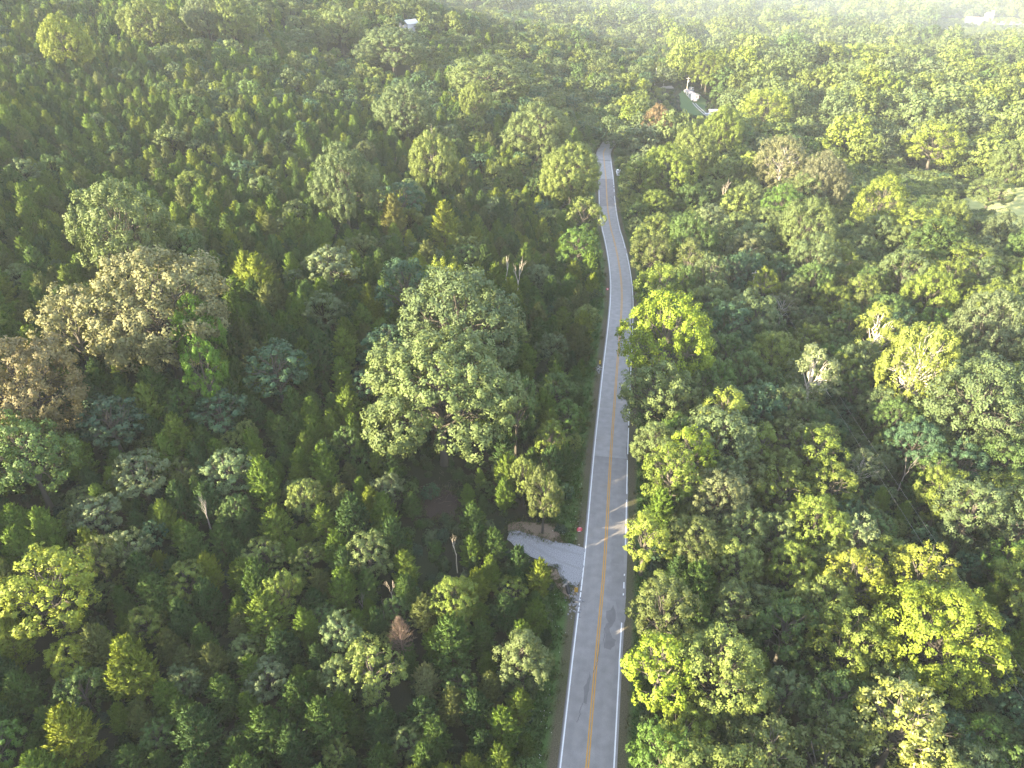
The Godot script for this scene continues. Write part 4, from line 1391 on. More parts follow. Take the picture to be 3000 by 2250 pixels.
func _ready() -> void:
	var cam := Camera3D.new()
	cam.name = "camera"
	cam.fov = FOV
	cam.near = 1.0
	cam.far = 9000.0
	add_child(cam)
	cam.position = Vector3(0, EYE, 0)
	cam.rotation_degrees = Vector3(-PITCH, 0, 0)
	cam.current = true

	var env := Environment.new()
	env.background_mode = Environment.BG_SKY
	var sky := ProceduralSkyMaterial.new()
	sky.sky_top_color = Color(0.55, 0.60, 0.68)
	sky.sky_horizon_color = Color(0.80, 0.81, 0.82)
	sky.sky_curve = 0.16
	sky.ground_bottom_color = Color(0.22, 0.25, 0.20)
	sky.ground_horizon_color = Color(0.70, 0.74, 0.76)
	sky.sky_energy_multiplier = 0.92
	sky.sun_angle_max = 20.0
	env.sky = Sky.new()
	env.sky.sky_material = sky
	env.tonemap_mode = Environment.TONE_MAPPER_LINEAR
	env.tonemap_exposure = 7.6
	env.fog_enabled = true
	env.fog_density = 0.00012
	env.fog_light_color = Color(0.93, 0.97, 1.0)
	env.sdfgi_enabled = true
	env.ssao_enabled = true
	env.ssil_enabled = true
	var we := WorldEnvironment.new()
	we.name = "environment"
	we.environment = env
	add_child(we)

	env.volumetric_fog_enabled = true
	env.volumetric_fog_density = 0.0
	for q in [["valley_haze", Vector3(3600, 130, 1480), Vector3(300, 35, -1260), 0.00045, "pale haze over the far end of the valley and its hills"]]:
		var bank := FogVolume.new()
		bank.name = q[0]
		bank.shape = RenderingServer.FOG_VOLUME_SHAPE_BOX
		bank.size = q[1]
		bank.position = q[2]
		var air := FogMaterial.new()
		air.density = q[3]
		air.albedo = Color(0.87, 0.93, 0.98)
		bank.material = air
		bank.set_meta("kind", "stuff")
		bank.set_meta("label", q[4])
		bank.set_meta("category", "haze")
		add_child(bank)

	var sun := DirectionalLight3D.new()
	sun.name = "sun"
	sun.light_energy = 1.6
	sun.light_color = Color(1.0, 0.92, 0.76)
	sun.light_angular_distance = 0.5
	sun.shadow_enabled = true
	add_child(sun)
	var el := deg_to_rad(15.2)
	var az := deg_to_rad(29.0)   # from the left, a little behind the drone
	sun.look_at_from_position(Vector3.ZERO, -Vector3(-cos(el) * cos(az), sin(el), cos(el) * sin(az)))

	drive = PackedVector2Array([Vector2(11.52, 78.17), Vector2(11.23, 76.67), Vector2(10.89, 74.66), Vector2(10.47, 72.26), Vector2(9.65, 70.78), Vector2(8.58, 70.81), Vector2(7.65, 71.39), Vector2(7.03, 73.78), Vector2(6.62, 74.36), Vector2(5.53, 74.72), Vector2(4.45, 75.67), Vector2(2.24, 76.75), Vector2(0.68, 78.02), Vector2(-0.69, 79.66), Vector2(-0.46, 81.67), Vector2(1.97, 81.48), Vector2(3.47, 80.86), Vector2(4.61, 80.49), Vector2(6.33, 79.99), Vector2(9.17, 79.39), Vector2(10.93, 78.54)])
	dirt_a = PackedVector2Array([Vector2(1.54, 83.89), Vector2(7.11, 83.81), Vector2(8.27, 79.69), Vector2(6.43, 79.75), Vector2(4.85, 80.36), Vector2(3.24, 80.8), Vector2(1.74, 81.2), Vector2(-0.7, 81.37), Vector2(-0.59, 83.22)])
	dirt_b = PackedVector2Array([Vector2(5.54, 74.95), Vector2(6.52, 74.6), Vector2(7.14, 73.78), Vector2(7.71, 71.36), Vector2(8.58, 70.78), Vector2(9.33, 70.75), Vector2(9.31, 69.04), Vector2(8.4, 68.07), Vector2(6.65, 70.75), Vector2(5.87, 72.55)])
	dirt_c = PackedVector2Array([Vector2(-15.3, 85.89), Vector2(-14.81, 87.73), Vector2(-13.19, 88.51), Vector2(-11.59, 89.82), Vector2(-9.25, 89.31), Vector2(-7.99, 87.43), Vector2(-8.53, 85.02), Vector2(-9.68, 82.97), Vector2(-11.11, 83.74), Vector2(-12.63, 82.28), Vector2(-14.07, 83.62)])
	field = PackedVector2Array([Vector2(177.69, 274.88), Vector2(193.28, 300.86), Vector2(216.06, 314.88), Vector2(243.94, 320.8), Vector2(200.25, 251.86), Vector2(189.65, 249.74), Vector2(198.56, 284.22)])
	lawn = PackedVector2Array([Vector2(103.01, 457.64), Vector2(100.78, 436.62), Vector2(108.06, 432.37), Vector2(114.83, 437.35), Vector2(123.91, 477.79), Vector2(122.49, 489.91), Vector2(113.22, 489.94), Vector2(105.83, 475.11)])
	for q in [[Vector2(-64.29, 498.32), 6.0], [Vector2(501.87, 859.95), 22.0], [Vector2(528.74, 880.15), 6.0], [Vector2(540.39, 852.04), 20.0], [Vector2(474.14, 861.06), 16.0], [Vector2(536.75, 865.65), 20.0]]:
		far_open.append(Vector3(q[0].x, q[0].y, q[1]))

	build_ground()
	build_road()
	var gravel := textured("gravel", Color(0.40, 0.395, 0.405), ramp_noise(0.10, Color(0.55, 0.55, 0.57), Color(1, 1, 1), 51, 512, 5), 9.0, 0.95, ramp_noise(0.12, Color.BLACK, Color.WHITE, 52, 512, 3), 3.0)
	var clay := textured("clay", Color(0.26, 0.195, 0.14), ramp_noise(0.03, Color(0.62, 0.62, 0.62), Color(1, 1, 1), 53, 512, 5), 3.0, 1.0)
	var litter := textured("bare_dirt", Color(0.075, 0.054, 0.044), ramp_noise(0.03, Color(0.55, 0.55, 0.55), Color(1, 1, 1), 54, 512, 5), 3.0, 1.0)
	carpet("dirt_bank", dirt_a, 1.0, 0.07, clay)
	carpet("dirt_bank", dirt_b, 1.0, 0.07, clay)
	carpet("dirt_clearing", dirt_c, 1.5, 0.10, litter)
	carpet("gravel_drive", drive, 1.0, 0.12, gravel)
	far_ground()
	var rut := textured("gravel_rut", Color(0.355, 0.35, 0.355), ramp_noise(0.10, Color(0.55, 0.55, 0.57), Color(1, 1, 1), 55, 512, 5), 6.0, 0.95)
	var ruts := part("wheel_rut", ArrayMesh.new(), null, self)
	ruts.set_meta("kind", "structure")
	rng.seed = 63
	for line in [[Vector2(10.83, 77.01), Vector2(8.06, 77.95), Vector2(4.88, 79.26), Vector2(1.64, 80.69)], [Vector2(10.43, 74.11), Vector2(7.39, 75.56), Vector2(4.29, 77.75), Vector2(1.9, 79.44)]]:
		var rows := []
		for i in 13:
			var f: float = i / 12.0 * (line.size() - 1)
			var q: Vector2 = line[int(minf(f, line.size() - 2))].lerp(line[int(minf(f, line.size() - 2)) + 1], f - minf(floorf(f), line.size() - 2))
			var w := 0.26 + rng.randf_range(-0.10, 0.10)
			rows.append([at(q.x, q.y - w, 0.135), at(q.x, q.y + w, 0.135)])
		part("rut", strip(rows, null), rut, ruts)

	grow_kinds()
	place_trees()
	broad("far_a", 101, 5.2, 12.0, 0.20, 34, 0.95, 15, 0.44, 0.95, 0.0, 0.6)
	broad("far_b", 102, 5.2, 12.0, 0.20, 28, 1.00, 15, 0.46, 0.9, 0.0, 0.6)
	broad("far_c", 103, 5.0, 12.5, 0.22, 40, 0.90, 14, 0.42, 0.95, 0.0, 0.6)
	broad("far_d", 104, 5.2, 13.0, 0.20, 30, 0.95, 15, 0.45, 0.85, 0.1, 0.6, 0.3)
	cedar("farc_a", 111, 2.7, 8.6, 60, 26, 2, 0.46)
	cedar("farc_b", 112, 2.9, 8.2, 52, 28, 4, 0.46)
	spread_woods()
	spread_understory()
	build_grass()

	red_sign(Vector2(10.89, 81.74), 0.95, 0.15, "round red sign with white bars in the grass by the gravel drive", 2)
	red_sign(Vector2(27.23, 182.98), 0.75, 0.1, "small red sign with a pale bar in the verge at the road bend", 1)
	striped_marker(Vector2(9.39, 69.22))
	yellow_marker(Vector2(20.14, 137.46))
	culvert(Vector2(8.28, 69.83))
	stones()
	pickup(Vector2(46.73, 309.58))
	far_places()
	power_lines()

func place_trees() -> void:
	tree("big", "tan", -62.77, 112, 12.37, 24, "huge olive tan oak with a domed crown, a bright green tree at its side")
	tree("oak", "tan", -77.87, 110.63, 7, 18.47, "olive tan oak with a ragged crown beside the huge olive tan oak")
	tree("big", "rust", -75.05, 89.55, 8.88, 18.66, "rusty brown oak cut by the photo's edge, below the olive tan oaks")
	tree("oak", "green", -69.39, 78.2, 6.27, 16.56, "dark green broadleaf tree under the rusty brown oak at the photo's edge")
	tree("tall", "vivid", -55.73, 109.28, 4.09, 18.82, "vivid green tree against the shaded side of the huge olive tan oak")
	tree("tall", "vivid", -51.57, 99.73, 3.68, 16.92, "lower vivid green tree at the foot of the huge olive tan oak")
	tree("big", "sage", -11.95, 96.11, 12.64, 24, "biggest sage green oak with a cauliflower crown beside the bare dirt clearing")
	tree("big", "sage2", -10.69, 117.99, 11.93, 24, "broad grey green oak right behind the biggest sage green oak")
	tree("oak", "blue", -22.51, 138.03, 6.72, 17.75, "blue green round tree behind the broad grey green oak")
	tree("tall", "lime", -13.68, 134.25, 4.61, 21.19, "lime yellow tree squeezed between the blue green and the broad grey green oaks")
	tree("tall", "green", -2.85, 122.56, 4.36, 20.05, "mid green tree on the road side of the broad grey green oak")
	tree("tall", "green", 0.72, 100.16, 4.01, 18.45, "mid green tree on the road side of the biggest sage green oak")
	tree("lay", "blue", -23.81, 117.15, 5.33, 12.26, "blue green tiered tree in the shade of the broad grey green oak")
	tree("lay", "blue", -26.63, 107.13, 3.79, 8.72, "blue green tiered tree left of the biggest sage green oak")
	tree("oak", "sage", -87.05, 150.68, 10.35, 24, "wide sage green oak standing in the cedar slope above the huge olive tan oak")
	tree("oak", "sage2", -48.12, 199.84, 9.25, 24, "tall grey green oak with a vine-clad stem amid the cedars")
	tree("lay", "pale", -42.13, 151.48, 6.15, 14.14, "thin pale tree with bare lower branches amid dark cedars")
	tree("oak", "sage2", -44.56, 312.93, 12.7, 24, "rounded grey green oak on the slope above the yellow-tinged tree")
	tree("oak", "sage", -12.08, 388.5, 20.72, 24, "wide pale green oak high on the slope, left of the far bend")
	tree("oak", "sage", 11.07, 311.61, 13.84, 24, "broad round oak above the place where the road vanishes")
	tree("oak", "yolive", 21.68, 255.93, 11.34, 24, "yellow green tree overhanging the road's left edge at the far end")
	tree("oak", "yolive", 23.88, 225.82, 6.12, 16.16, "slim yellow green tree by the left edge of the far road")
	tree("oak", "sage2", -65.61, 426.35, 19.07, 24, "grey green oak below the white roof on the hill")
	tree("oak", "sage", -98.46, 451.61, 13.93, 24, "sage green tree high on the hill left of the white roof")
	tree("oak", "yolive", -180.09, 390.45, 12.57, 24, "yellow green round tree alone among the highest cedars on the hill")
	tree("oak", "pale", -159.9, 415.05, 10.89, 24, "pale yellowish tree on the upper hill, left one of a pair")
	tree("oak", "yolive", -147.68, 416.76, 12.18, 24, "yellowish tree on the upper hill, right one of a pair")
	tree("oak", "lime", -193.53, 337.01, 10.52, 24, "lime yellow tree on the upper hill near the photo's corner")
	tree("oak", "yolive", -16.34, 346.42, 7.53, 19.87, "small yellow green tree just below the wide pale green oak")
	tree("oak", "yolive", -29.18, 262.57, 9.39, 24, "yellow-tinged tree beside the grey dead tree top")
	tree("lay", "blue", -33.82, 214.59, 6.81, 15.65, "small blue grey tree below the yellow-tinged tree")
	tree("oak", "vivid2", 19.32, 192.67, 6.04, 15.94, "green tree beside the left verge near the road's bend")
	tree("tall", "yolive", 1.81, 87.71, 2.26, 10.42, "small olive tree just above the dirt bank of the gravel drive")
	tree("tall", "olive", 4.94, 81.56, 2.86, 13.17, "olive brown tree between the gravel drive and the left verge")
	tree("oak", "green", 8.97, 114.2, 3.85, 10.17, "green tree close to the left verge, level with the yellow marker")
	tree("oak", "vivid2", 10.36, 107, 3.26, 8.62, "small fresh green tree close to the left verge below the yellow marker")
	tree("oakd", "lime", -57.64, 58.84, 5.79, 13.89, "large lime yellow tree in the cedars near the photo's lower left edge")
	tree("oak", "lime", -54.39, 53.39, 2.56, 6.76, "small lime yellow tree just below the large lime yellow one")
	tree("lay", "pale2", -44.08, 83.76, 4.11, 9.46, "pale green tiered tree with star-like sprays amid cedars")
	tree("lay", "pale", -56.1, 81.08, 4.18, 9.61, "pale grey green tiered tree below the huge olive tan oak")
	tree("lay", "blue", -41.73, 105.64, 5.72, 13.15, "blue green flat-topped tree right of the huge olive tan oak")
	tree("lay", "blue", -48.55, 95.44, 4.42, 10.18, "blue green tiered tree below the vivid green trees")
	tree("lay", "blue2", -63.61, 89.77, 5.11, 11.76, "dim blue green tree right of the rusty brown oak")
	tree("lay", "pale", -59.63, 73.77, 3.64, 8.37, "low grey green tiered tree above the glossy yellow green tree")
	tree("oak", "glossy", -53.32, 69.06, 3.07, 8.09, "glossy yellow green tree with shining leaves amid the cedars")
	tree("oak", "pale", -19.88, 83.81, 2.75, 7.26, "small pale round tree left of the bare dirt clearing")
	tree("oak", "pale2", -22.13, 57.82, 2.68, 7.09, "pale mint green round tree beside the bare grey snags")
	tree("oak", "yolive", -16.68, 51.24, 3.88, 10.24, "olive green oak below the dead purple brown cedar")
	tree("cone", "pyr", 1.37, 53.39, 3.98, 12.74, "tall pyramid-shaped broadleaf tree by the left verge at the bottom")
	tree("oak", "lime2", -7.83, 62.63, 3.26, 8.61, "yellow green tree between the snags and the gravel drive")
	tree("lay", "pale", -29.95, 51.67, 2.68, 6.16, "small pale tiered tree amid the golden cedars at the bottom")
	tree("lay", "blue", -13.37, 86.79, 1.52, 3.49, "small blue green shrub-like tree on the bare dirt clearing")
	tree("syc", "bright", 30.98, 122.83, 8.81, 24, "bright yellow green tree leaning over the road's right lane")
	tree("oak", "sage", 26.02, 107.59, 6.42, 16.94, "dark sage tree at the right road edge under the bright yellow green tree")
	tree("oak", "lime2", 36.55, 155.88, 7.05, 18.61, "yellow green tree behind the bright yellow green roadside tree")
	tree("oak", "olive", 39.84, 188.98, 5.96, 15.72, "dull olive tree on the inside of the road bend")
	tree("oak", "green", 53.1, 200.94, 7.67, 20.24, "fresh green dome right of the dull olive tree")
	tree("oak", "olive2", 71.11, 202.25, 6.02, 15.89, "thin olive tree with bare twigs showing, above the tan half-dead tree")
	tree("syc", "lime", 68.99, 176.11, 4.76, 15.22, "narrow lime yellow tree behind the tan half-dead tree")
	tree("lay", "tan2", 72.02, 167.92, 4.61, 10.6, "tan half-dead tree with pale bare limbs in the valley")
	tree("oak", "lime3", 84.93, 168.27, 4.92, 12.98, "small round yellow green tree standing alone in valley shade")
	tree("oak", "sage2", 57.36, 148.83, 6.91, 18.24, "grey green tree below the tan half-dead tree")
	tree("oak", "sage", 49.04, 159.58, 5.56, 14.68, "dim sage tree right of the bright yellow green roadside tree")
	tree("oak", "green", 47.5, 133.56, 5.63, 14.86, "dark green tree in the shaded gap behind the roadside trees")
	tree("syc", "bright", 29.98, 92.49, 4.68, 14.99, "bright lime tree at the right road edge by the pavement joint")
	tree("syc", "bright2", 38.98, 104.4, 5.52, 17.67, "tall bright lime tree behind the one at the pavement joint")
	tree("syc", "lime2", 45.53, 102.18, 4.05, 12.96, "yellow green tree right of the tall bright lime tree")
	tree("syc", "mint", 62.08, 122.29, 5.96, 19.07, "pale mint tree with a visible pale stem in the valley")
	tree("oak", "lime3", 70.23, 143.81, 4.91, 12.96, "yellow green tree just behind the pale mint tree")
	tree("syc", "yellow", 83.73, 141.42, 6.63, 21.22, "bright yellow tree with white bare stems below its crown")
	tree("syc", "yellow", 83.68, 122.88, 7.62, 24, "bright yellow wide tree right of the white-stemmed one")
	tree("oak", "pale", 110.2, 143.03, 8.3, 21.91, "pale yellowish tree above the large grey green tree at the edge")
	tree("big", "sage2", 88.98, 109.14, 10.58, 22.22, "large grey green tree at the photo's right edge")
	tree("oak", "lime3", 84.03, 88.52, 4.89, 12.91, "yellow green tree at the photo's right edge below the large grey green tree")
	tree("oak", "vivid2", 77.04, 75.04, 3.91, 10.32, "green tree at the photo's right edge beside the power wires")
	tree("oak", "olive2", 32.93, 83.91, 5.01, 13.22, "grey olive tree with bare twigs behind the roadside lime trees")
	tree("oak", "yolive", 48.74, 97.46, 3.55, 9.36, "yellow olive tree below the pale mint tree")
	tree("oak", "lime3", 54.47, 90.55, 4.55, 12, "yellow-dotted tree in the valley left of the power wires")
	tree("oak", "mint", 64.34, 99.22, 3.39, 8.95, "small pale tree on the dark creek's near side")
	tree("syc", "bright2", 19.5, 73.14, 3.88, 12.42, "bright yellow green tree hanging over the worn right road edge")
	tree("oak", "olive", 26.82, 74.35, 4.14, 10.92, "olive tree behind the one over the worn road edge")
	tree("oak", "sage", 35.67, 78.87, 4.33, 11.44, "sage tree in the middle of the right hand wood")
	tree("oak", "yolive", 20.7, 64.97, 3.35, 8.86, "pale olive tree on the right verge opposite the gravel drive")
	tree("syc", "bright", 17.52, 50.79, 4.53, 14.5, "bright lime tree with a branch reaching over the white edge line")
	tree("syc", "mint2", 53.12, 77.91, 3.95, 12.65, "whitish green crown on the top of a tall tree")
	tree("syc", "yellow2", 49.23, 68.57, 4.48, 14.33, "yellow green tree just below the whitish green crown")
	tree("syc", "yellow2", 58.36, 68.6, 4.95, 15.84, "feathery yellow tree right of the whitish green crown")
	tree("big", "yellow3", 55.43, 57.64, 7.8, 16.38, "huge feathery yellow tree near the photo's lower right corner")
	tree("oak", "lime3", 44.21, 57.76, 5.15, 13.61, "darker yellow green tree left of the huge feathery yellow tree")
	tree("syc", "goldy", 44.59, 45.56, 5.31, 17.01, "golden yellow glittering tree at the bottom of the photo")
	tree("oak", "blue", 52.68, 48.04, 3.1, 8.19, "blue grey tree hiding behind the golden yellow glittering tree")
	tree("oak", "sage2", 34.76, 52.9, 3.25, 8.57, "grey green tree left of the golden yellow glittering tree")
	tree("lay", "lime2", 30.66, 48.14, 2.13, 4.91, "small drooping yellow tree at the bottom between grey green ones")
	tree("oak", "yolive", 32.87, 72.27, 3.95, 10.42, "round yellow olive tree inside the right hand wood")
	tree("oak", "sage", 30.67, 64.89, 3.56, 9.4, "sage tree below the round yellow olive tree")
	tree("oak", "vivid", 39.26, 68, 2.37, 6.27, "small vivid green egg-shaped tree in the right hand wood")
	tree("oak", "lime2", 20.06, 45.38, 3.22, 8.5, "yellow green tree on the right verge at the bottom of the photo")
	tree("oak", "sage2", 27.31, 56.62, 3.31, 8.73, "shaded grey tree right of the tree reaching over the edge line")
	tree("oak", "vivid2", 56.53, 46.86, 3.07, 8.09, "green tree in the photo's lower right corner")
	tree("syc", "bright2", 125.3, 233.54, 9.02, 24, "bright yellow green tree in front of the pale hay field")
	tree("low", "bright2", 133.4, 221.35, 9.86, 15.78, "bright tree at the near corner of the pale hay field")
	tree("low", "sage", 160.39, 233, 7.19, 11.5, "dark round tree on the near edge of the pale hay field")
	tree("low", "lime3", 129.24, 187.22, 9.95, 15.92, "yellow green tree below the dark round tree by the hay field")
	tree("low", "lime3", 147.22, 191.75, 6.82, 10.92, "yellow green tree at the right edge below the hay field")
	tree("oak", "sage", 92.08, 209.77, 8.65, 22.83, "sage tree above the narrow lime yellow tree")
	tree("oak", "grey", 117.23, 265.38, 9.2, 24, "greyish tree with pale twigs left of the bright tree by the field")
	tree("oak", "tan2", 110.62, 291.09, 10.89, 24, "tan green tree showing thick pale limbs in the valley")
	tree("oak", "vivid2", 97.29, 247.64, 7.08, 18.69, "green tree below the tree with thick pale limbs")
	tree("oak", "red", 71.25, 359.5, 7.94, 20.97, "red brown dying tree right above the end of the visible road")
	tree("oak", "lime2", 60.6, 276.79, 11.34, 24, "yellow green tree by the parked white pickup")
	tree("oak", "yolive", 77.97, 306.89, 9.89, 24, "yellow olive tree above the tree by the white pickup")
	tree("syc", "bright2", 198.01, 338.38, 14.62, 24, "tall bright tree above the pale hay field")
	tree("low", "sage", 195.35, 283.48, 8.5, 13.6, "shaded tree at the far corner of the pale hay field")
	tree("oak", "sage", 212.82, 302.57, 8.88, 23.43, "shaded tree above the far corner of the hay field")
	tree("oak", "lime2", 97.02, 336.79, 9.62, 24, "yellow green tree in front of the grey shed")
	tree("syc", "bright2", 133.61, 390.35, 13.39, 24, "wide yellow green tree right of the white mobile home")
	tree("oak", "lime3", 126.55, 492.9, 13.43, 24, "yellow green tree behind the white mobile home")
	tree("snag", "bone", -1.7, 171.69, 2.43, 11.66, "pale forked dead tree amid cedars, left one of two")
	tree("snag", "bone", 1.65, 166.75, 2.84, 13.61, "pale forked dead tree amid cedars, right one of two")
	tree("snag", "grey", -31.27, 278.32, 4.89, 23.45, "grey dead tree top with many upright twigs beside a yellow-tinged tree")
	tree("snag", "grey", -20.51, 63.62, 1.01, 4.83, "thin bare grey snag, left one of three above the dead cedar")
	tree("snag", "bone", -16.76, 65.52, 1.21, 5.81, "tall thin bare snag with short stubs above the dead cedar")
	tree("snag", "grey", -17.53, 62.77, 0.94, 4.51, "thin bare snag directly above the dead purple brown cedar")
	tree("snag", "grey", -44.6, 75.06, 2.17, 10.4, "low grey dead bush with spreading twigs in dark cedars")
	tree("snag", "bone", -8.13, 72.23, 1.51, 7.25, "short broken white snag near the gravel drive")
	tree("dcedar", "purple", -14.46, 58.07, 2.25, 7.2, "dead purple brown cedar with bare twigs")
	tree("snag", "bone", 83.04, 271.78, 3.06, 14.7, "bare pale dead tree in the shaded valley gap")
	tree("snag", "grey", 71.69, 98.16, 2.09, 10.02, "bare grey tree in the dark creek under the power wires")
	tree("cedar", "gold", -45.23, 51.24, 4.13, 11.57, "golden cedar with a lit flank right of the small lime yellow tree")
	tree("cedar", "gold2", -48.37, 43.18, 3.81, 10.68, "biggest golden cedar at the bottom, broad and round-shouldered")
	tree("cedar", "gold", -56.61, 145.12, 4.67, 13.06, "golden green twin-topped cedar right of the huge olive tan oak")
	tree("cedar", "gold", -60.59, 149.14, 4.24, 11.89, "golden cedar leaning on the twin-topped cedar")
	tree("cedar", "olive", -96.92, 132.97, 3.61, 10.12, "olive grey cedar above the rusty brown oak")
	tree("cedar", "rust", -34.22, 196.82, 5.35, 14.97, "rusty olive cedar below the small blue grey tree")
	tree("cedar", "gold2", -19.78, 198.33, 5.76, 16.12, "golden cedar right of the rusty olive cedar")
	tree("cedar", "dark", -3.2, 224.61, 4.57, 12.79, "dark narrow cedar amid the slope right of the golden cedars")
	tree("cedar", "lit", -30.05, 86.63, 3.33, 9.32, "yellow green cedar left of the bare dirt clearing")
	tree("cedar", "lit", -38.01, 81.81, 3.9, 10.92, "broad yellow green cedar right of the star-sprayed tiered tree")
	tree("cedar", "lit", -19.39, 78.31, 3.16, 8.85, "yellow green cedar right in front of the bare dirt clearing")
	tree("cedar", "lit", -25.07, 71.33, 2.83, 7.93, "spiky yellow green cedar above the snags")
	tree("cedar", "lit2", -31.77, 59.32, 3.59, 10.05, "yellow green cedar at the centre of the lower cedar stand")
	tree("cedar", "lit", -32.1, 52.9, 2.29, 6.41, "yellow green cedar behind the small pale tiered tree")
	tree("cedar", "pale", -10.58, 51.96, 2.28, 6.37, "pale straw cedar right of the olive green oak")
	tree("cedar", "lit", -7.25, 85.81, 1.89, 5.28, "slender cedar beside the bare dirt clearing")
	tree("cedar", "dark", 6.56, 91.4, 3.51, 9.84, "shaded cedar leaning towards the left verge above the dirt bank")
	tree("cedar", "lit2", -30.36, 106.45, 2.94, 8.24, "tall golden tipped cedar left of the biggest sage green oak")
	tree("cedar", "dark", -36.42, 114.7, 3.94, 11.03, "dark cedar between the flat-topped tree and the big oaks")
	tree("cedar", "olive", -60.31, 65.73, 1.89, 5.3, "olive cedar rising behind the large lime yellow tree")
	tree("cedar", "mid", -27.41, 38.17, 3.46, 9.8, "second big mid green cedar below the small pale tiered tree")
	tree("cedar", "dark", -35.21, 44.04, 3.67, 9.73, "big dark green cedar down left of the small pale tiered tree")
	tree("cedar", "mid", -27.48, 44.27, 3.42, 8.98, "big mid green cedar below the small pale tiered tree")
	tree("cedar", "lit", -49.49, 38.78, 3.16, 9.32, "big yellow green cedar down left of the biggest golden cedar")
	tree("cedar", "mid", -7.58, 55.78, 3.74, 10.5, "big mid green cedar up right of the pale straw cedar")
	tree("cedar", "lit2", -10.35, 38.54, 3.15, 7.91, "big bright olive cedar below the pale straw cedar")
	tree("cedar", "mid", -21.29, 45.02, 3.2, 9.36, "big mid green cedar down left of the olive green oak")
	tree("cedar", "dark", -20.2, 38.57, 2.79, 7.61, "dark green cedar down right of the small pale tiered tree")
	tree("cedar", "dark", -33.9, 40.02, 2.84, 7.16, "dark green cedar down right of the golden cedar with a lit flank")
	tree("cedar", "mid", 26, 66.67, 3.66, 10.5, "big mid green cedar right of the pale olive tree")
	tree("cedar", "dark", -29.19, 55.6, 3.26, 7.57, "big dark green cedar up right of the small pale tiered tree")
	tree("cedar", "mid", -34.35, 64.89, 3.46, 9.71, "big mid green cedar above the yellow green cedar at the centre")
	tree("cedar", "dark", -15.18, 45.51, 2.92, 6.76, "dark green cedar below the olive green oak")
	tree("cedar", "lit2", -1.37, 41.54, 2.81, 7.71, "bright olive cedar down right of the pale straw cedar")
	tree("cedar", "dark", -23.54, 76.18, 3.75, 10.5, "big dark green cedar left of the yellow green cedar right")
	tree("cedar", "lit", -64.74, 70.36, 3.48, 9.23, "big yellow green cedar left of the low grey green tiered tree")
	tree("cedar", "mid", -38.29, 46.94, 2.9, 7.2, "mid green cedar down right of the golden cedar with a lit flank")
	tree("cedar", "mid", -47.1, 62.12, 3.27, 9.02, "big mid green cedar down right of the glossy yellow green tree")
	tree("cedar", "mid", -25.36, 48.61, 2.89, 7.81, "mid green cedar down right of the small pale tiered tree")
	tree("cedar", "dark", -64.17, 58.11, 3.1, 7.59, "big dark green cedar down left of the large lime yellow tree")
	tree("cedar", "dark", -24.14, 42.51, 2.68, 8.27, "dark green cedar below the small pale tiered tree")
	tree("cedar", "gold", -61.39, 54.48, 2.97, 8.79, "golden cedar down left of the large lime yellow tree")
	tree("cedar", "lit2", -39.49, 38.83, 2.6, 6.1, "bright olive cedar below the golden cedar with a lit flank")
	tree("cedar", "lit", -1.12, 45.85, 2.8, 8.09, "yellow green cedar below the tall pyramid-shaped broadleaf tree")
	tree("cedar", "dark", -10.5, 47.31, 2.79, 6.61, "dark green cedar below the pale straw cedar")
	tree("cedar", "lit2", -44, 38.28, 2.52, 5.86, "bright olive cedar down right of the biggest golden cedar")
	tree("cedar", "olive", -64.7, 61.52, 3.06, 9.02, "big dull olive cedar left of the large lime yellow tree")
	tree("cedar", "olive", -51.03, 54.47, 2.91, 8.77, "dull olive cedar up right of the small lime yellow tree")
	tree("cedar", "dark", -4.33, 47.81, 2.77, 8.05, "dark green cedar down right of the pale straw cedar")
	tree("cedar", "mid", -9.48, 41.8, 2.59, 7.7, "mid green cedar down right of the olive green oak")
	tree("cedar", "dark", -45.67, 78.28, 3.48, 8.52, "big dark green cedar up right of the low grey dead bush")
	tree("cedar", "lit", 23.12, 80.85, 3.63, 10.39, "big yellow green cedar up right of the bright yellow green tree hanging")
	tree("cedar", "lit2", -34.71, 75.17, 3.42, 8.16, "big bright olive cedar below the broad yellow green cedar")
	tree("cedar", "dark", -17.33, 73.23, 3.38, 8.87, "big dark green cedar below the yellow green cedar right")
	tree("cedar", "mid", -8.73, 44.62, 2.63, 6.92, "mid green cedar below the pale straw cedar")
	tree("cedar", "dark", -3.55, 43.95, 2.62, 6.67, "dark green cedar down left of the tall pyramid-shaped broadleaf tree")
	tree("cedar", "mid", -30.45, 42.2, 2.55, 6.46, "mid green cedar below the yellow green cedar at the centre")
	tree("cedar", "dark", -61.19, 50.84, 2.74, 6.68, "dark green cedar left of the small lime yellow tree")
	tree("cedar", "mid", -34.32, 49.35, 2.73, 7.6, "mid green cedar left of the small pale tiered tree")
	tree("cedar", "gold", -7.34, 39.58, 2.48, 7.18, "golden cedar below the pale straw cedar")
	tree("cedar", "lit", -68.31, 70.8, 3.16, 8.58, "big yellow green cedar below the dark green broadleaf tree")
	tree("cedar", "lit2", -60.41, 95.54, 3.77, 10.5, "big bright olive cedar right of the dim blue green tree")
	tree("cedar", "gold", -76.43, 79.07, 3.33, 8.11, "big golden cedar down left of the dark green broadleaf tree")
	tree("cedar", "gold", -4.56, 40.73, 2.47, 7.03, "golden cedar down right of the pale straw cedar")
	tree("cedar", "mid", -57.39, 48.86, 2.62, 7.65, "mid green cedar down left of the small lime yellow tree")
	tree("cedar", "mid", -14.54, 41.83, 2.48, 6, "mid green cedar below the olive green oak")
	tree("cedar", "lit", -66.93, 84.2, 3.44, 8.66, "big yellow green cedar down left of the dim blue green tree")
	tree("cedar", "lit2", -54.63, 38.97, 2.38, 6.58, "bright olive cedar down left of the biggest golden cedar")
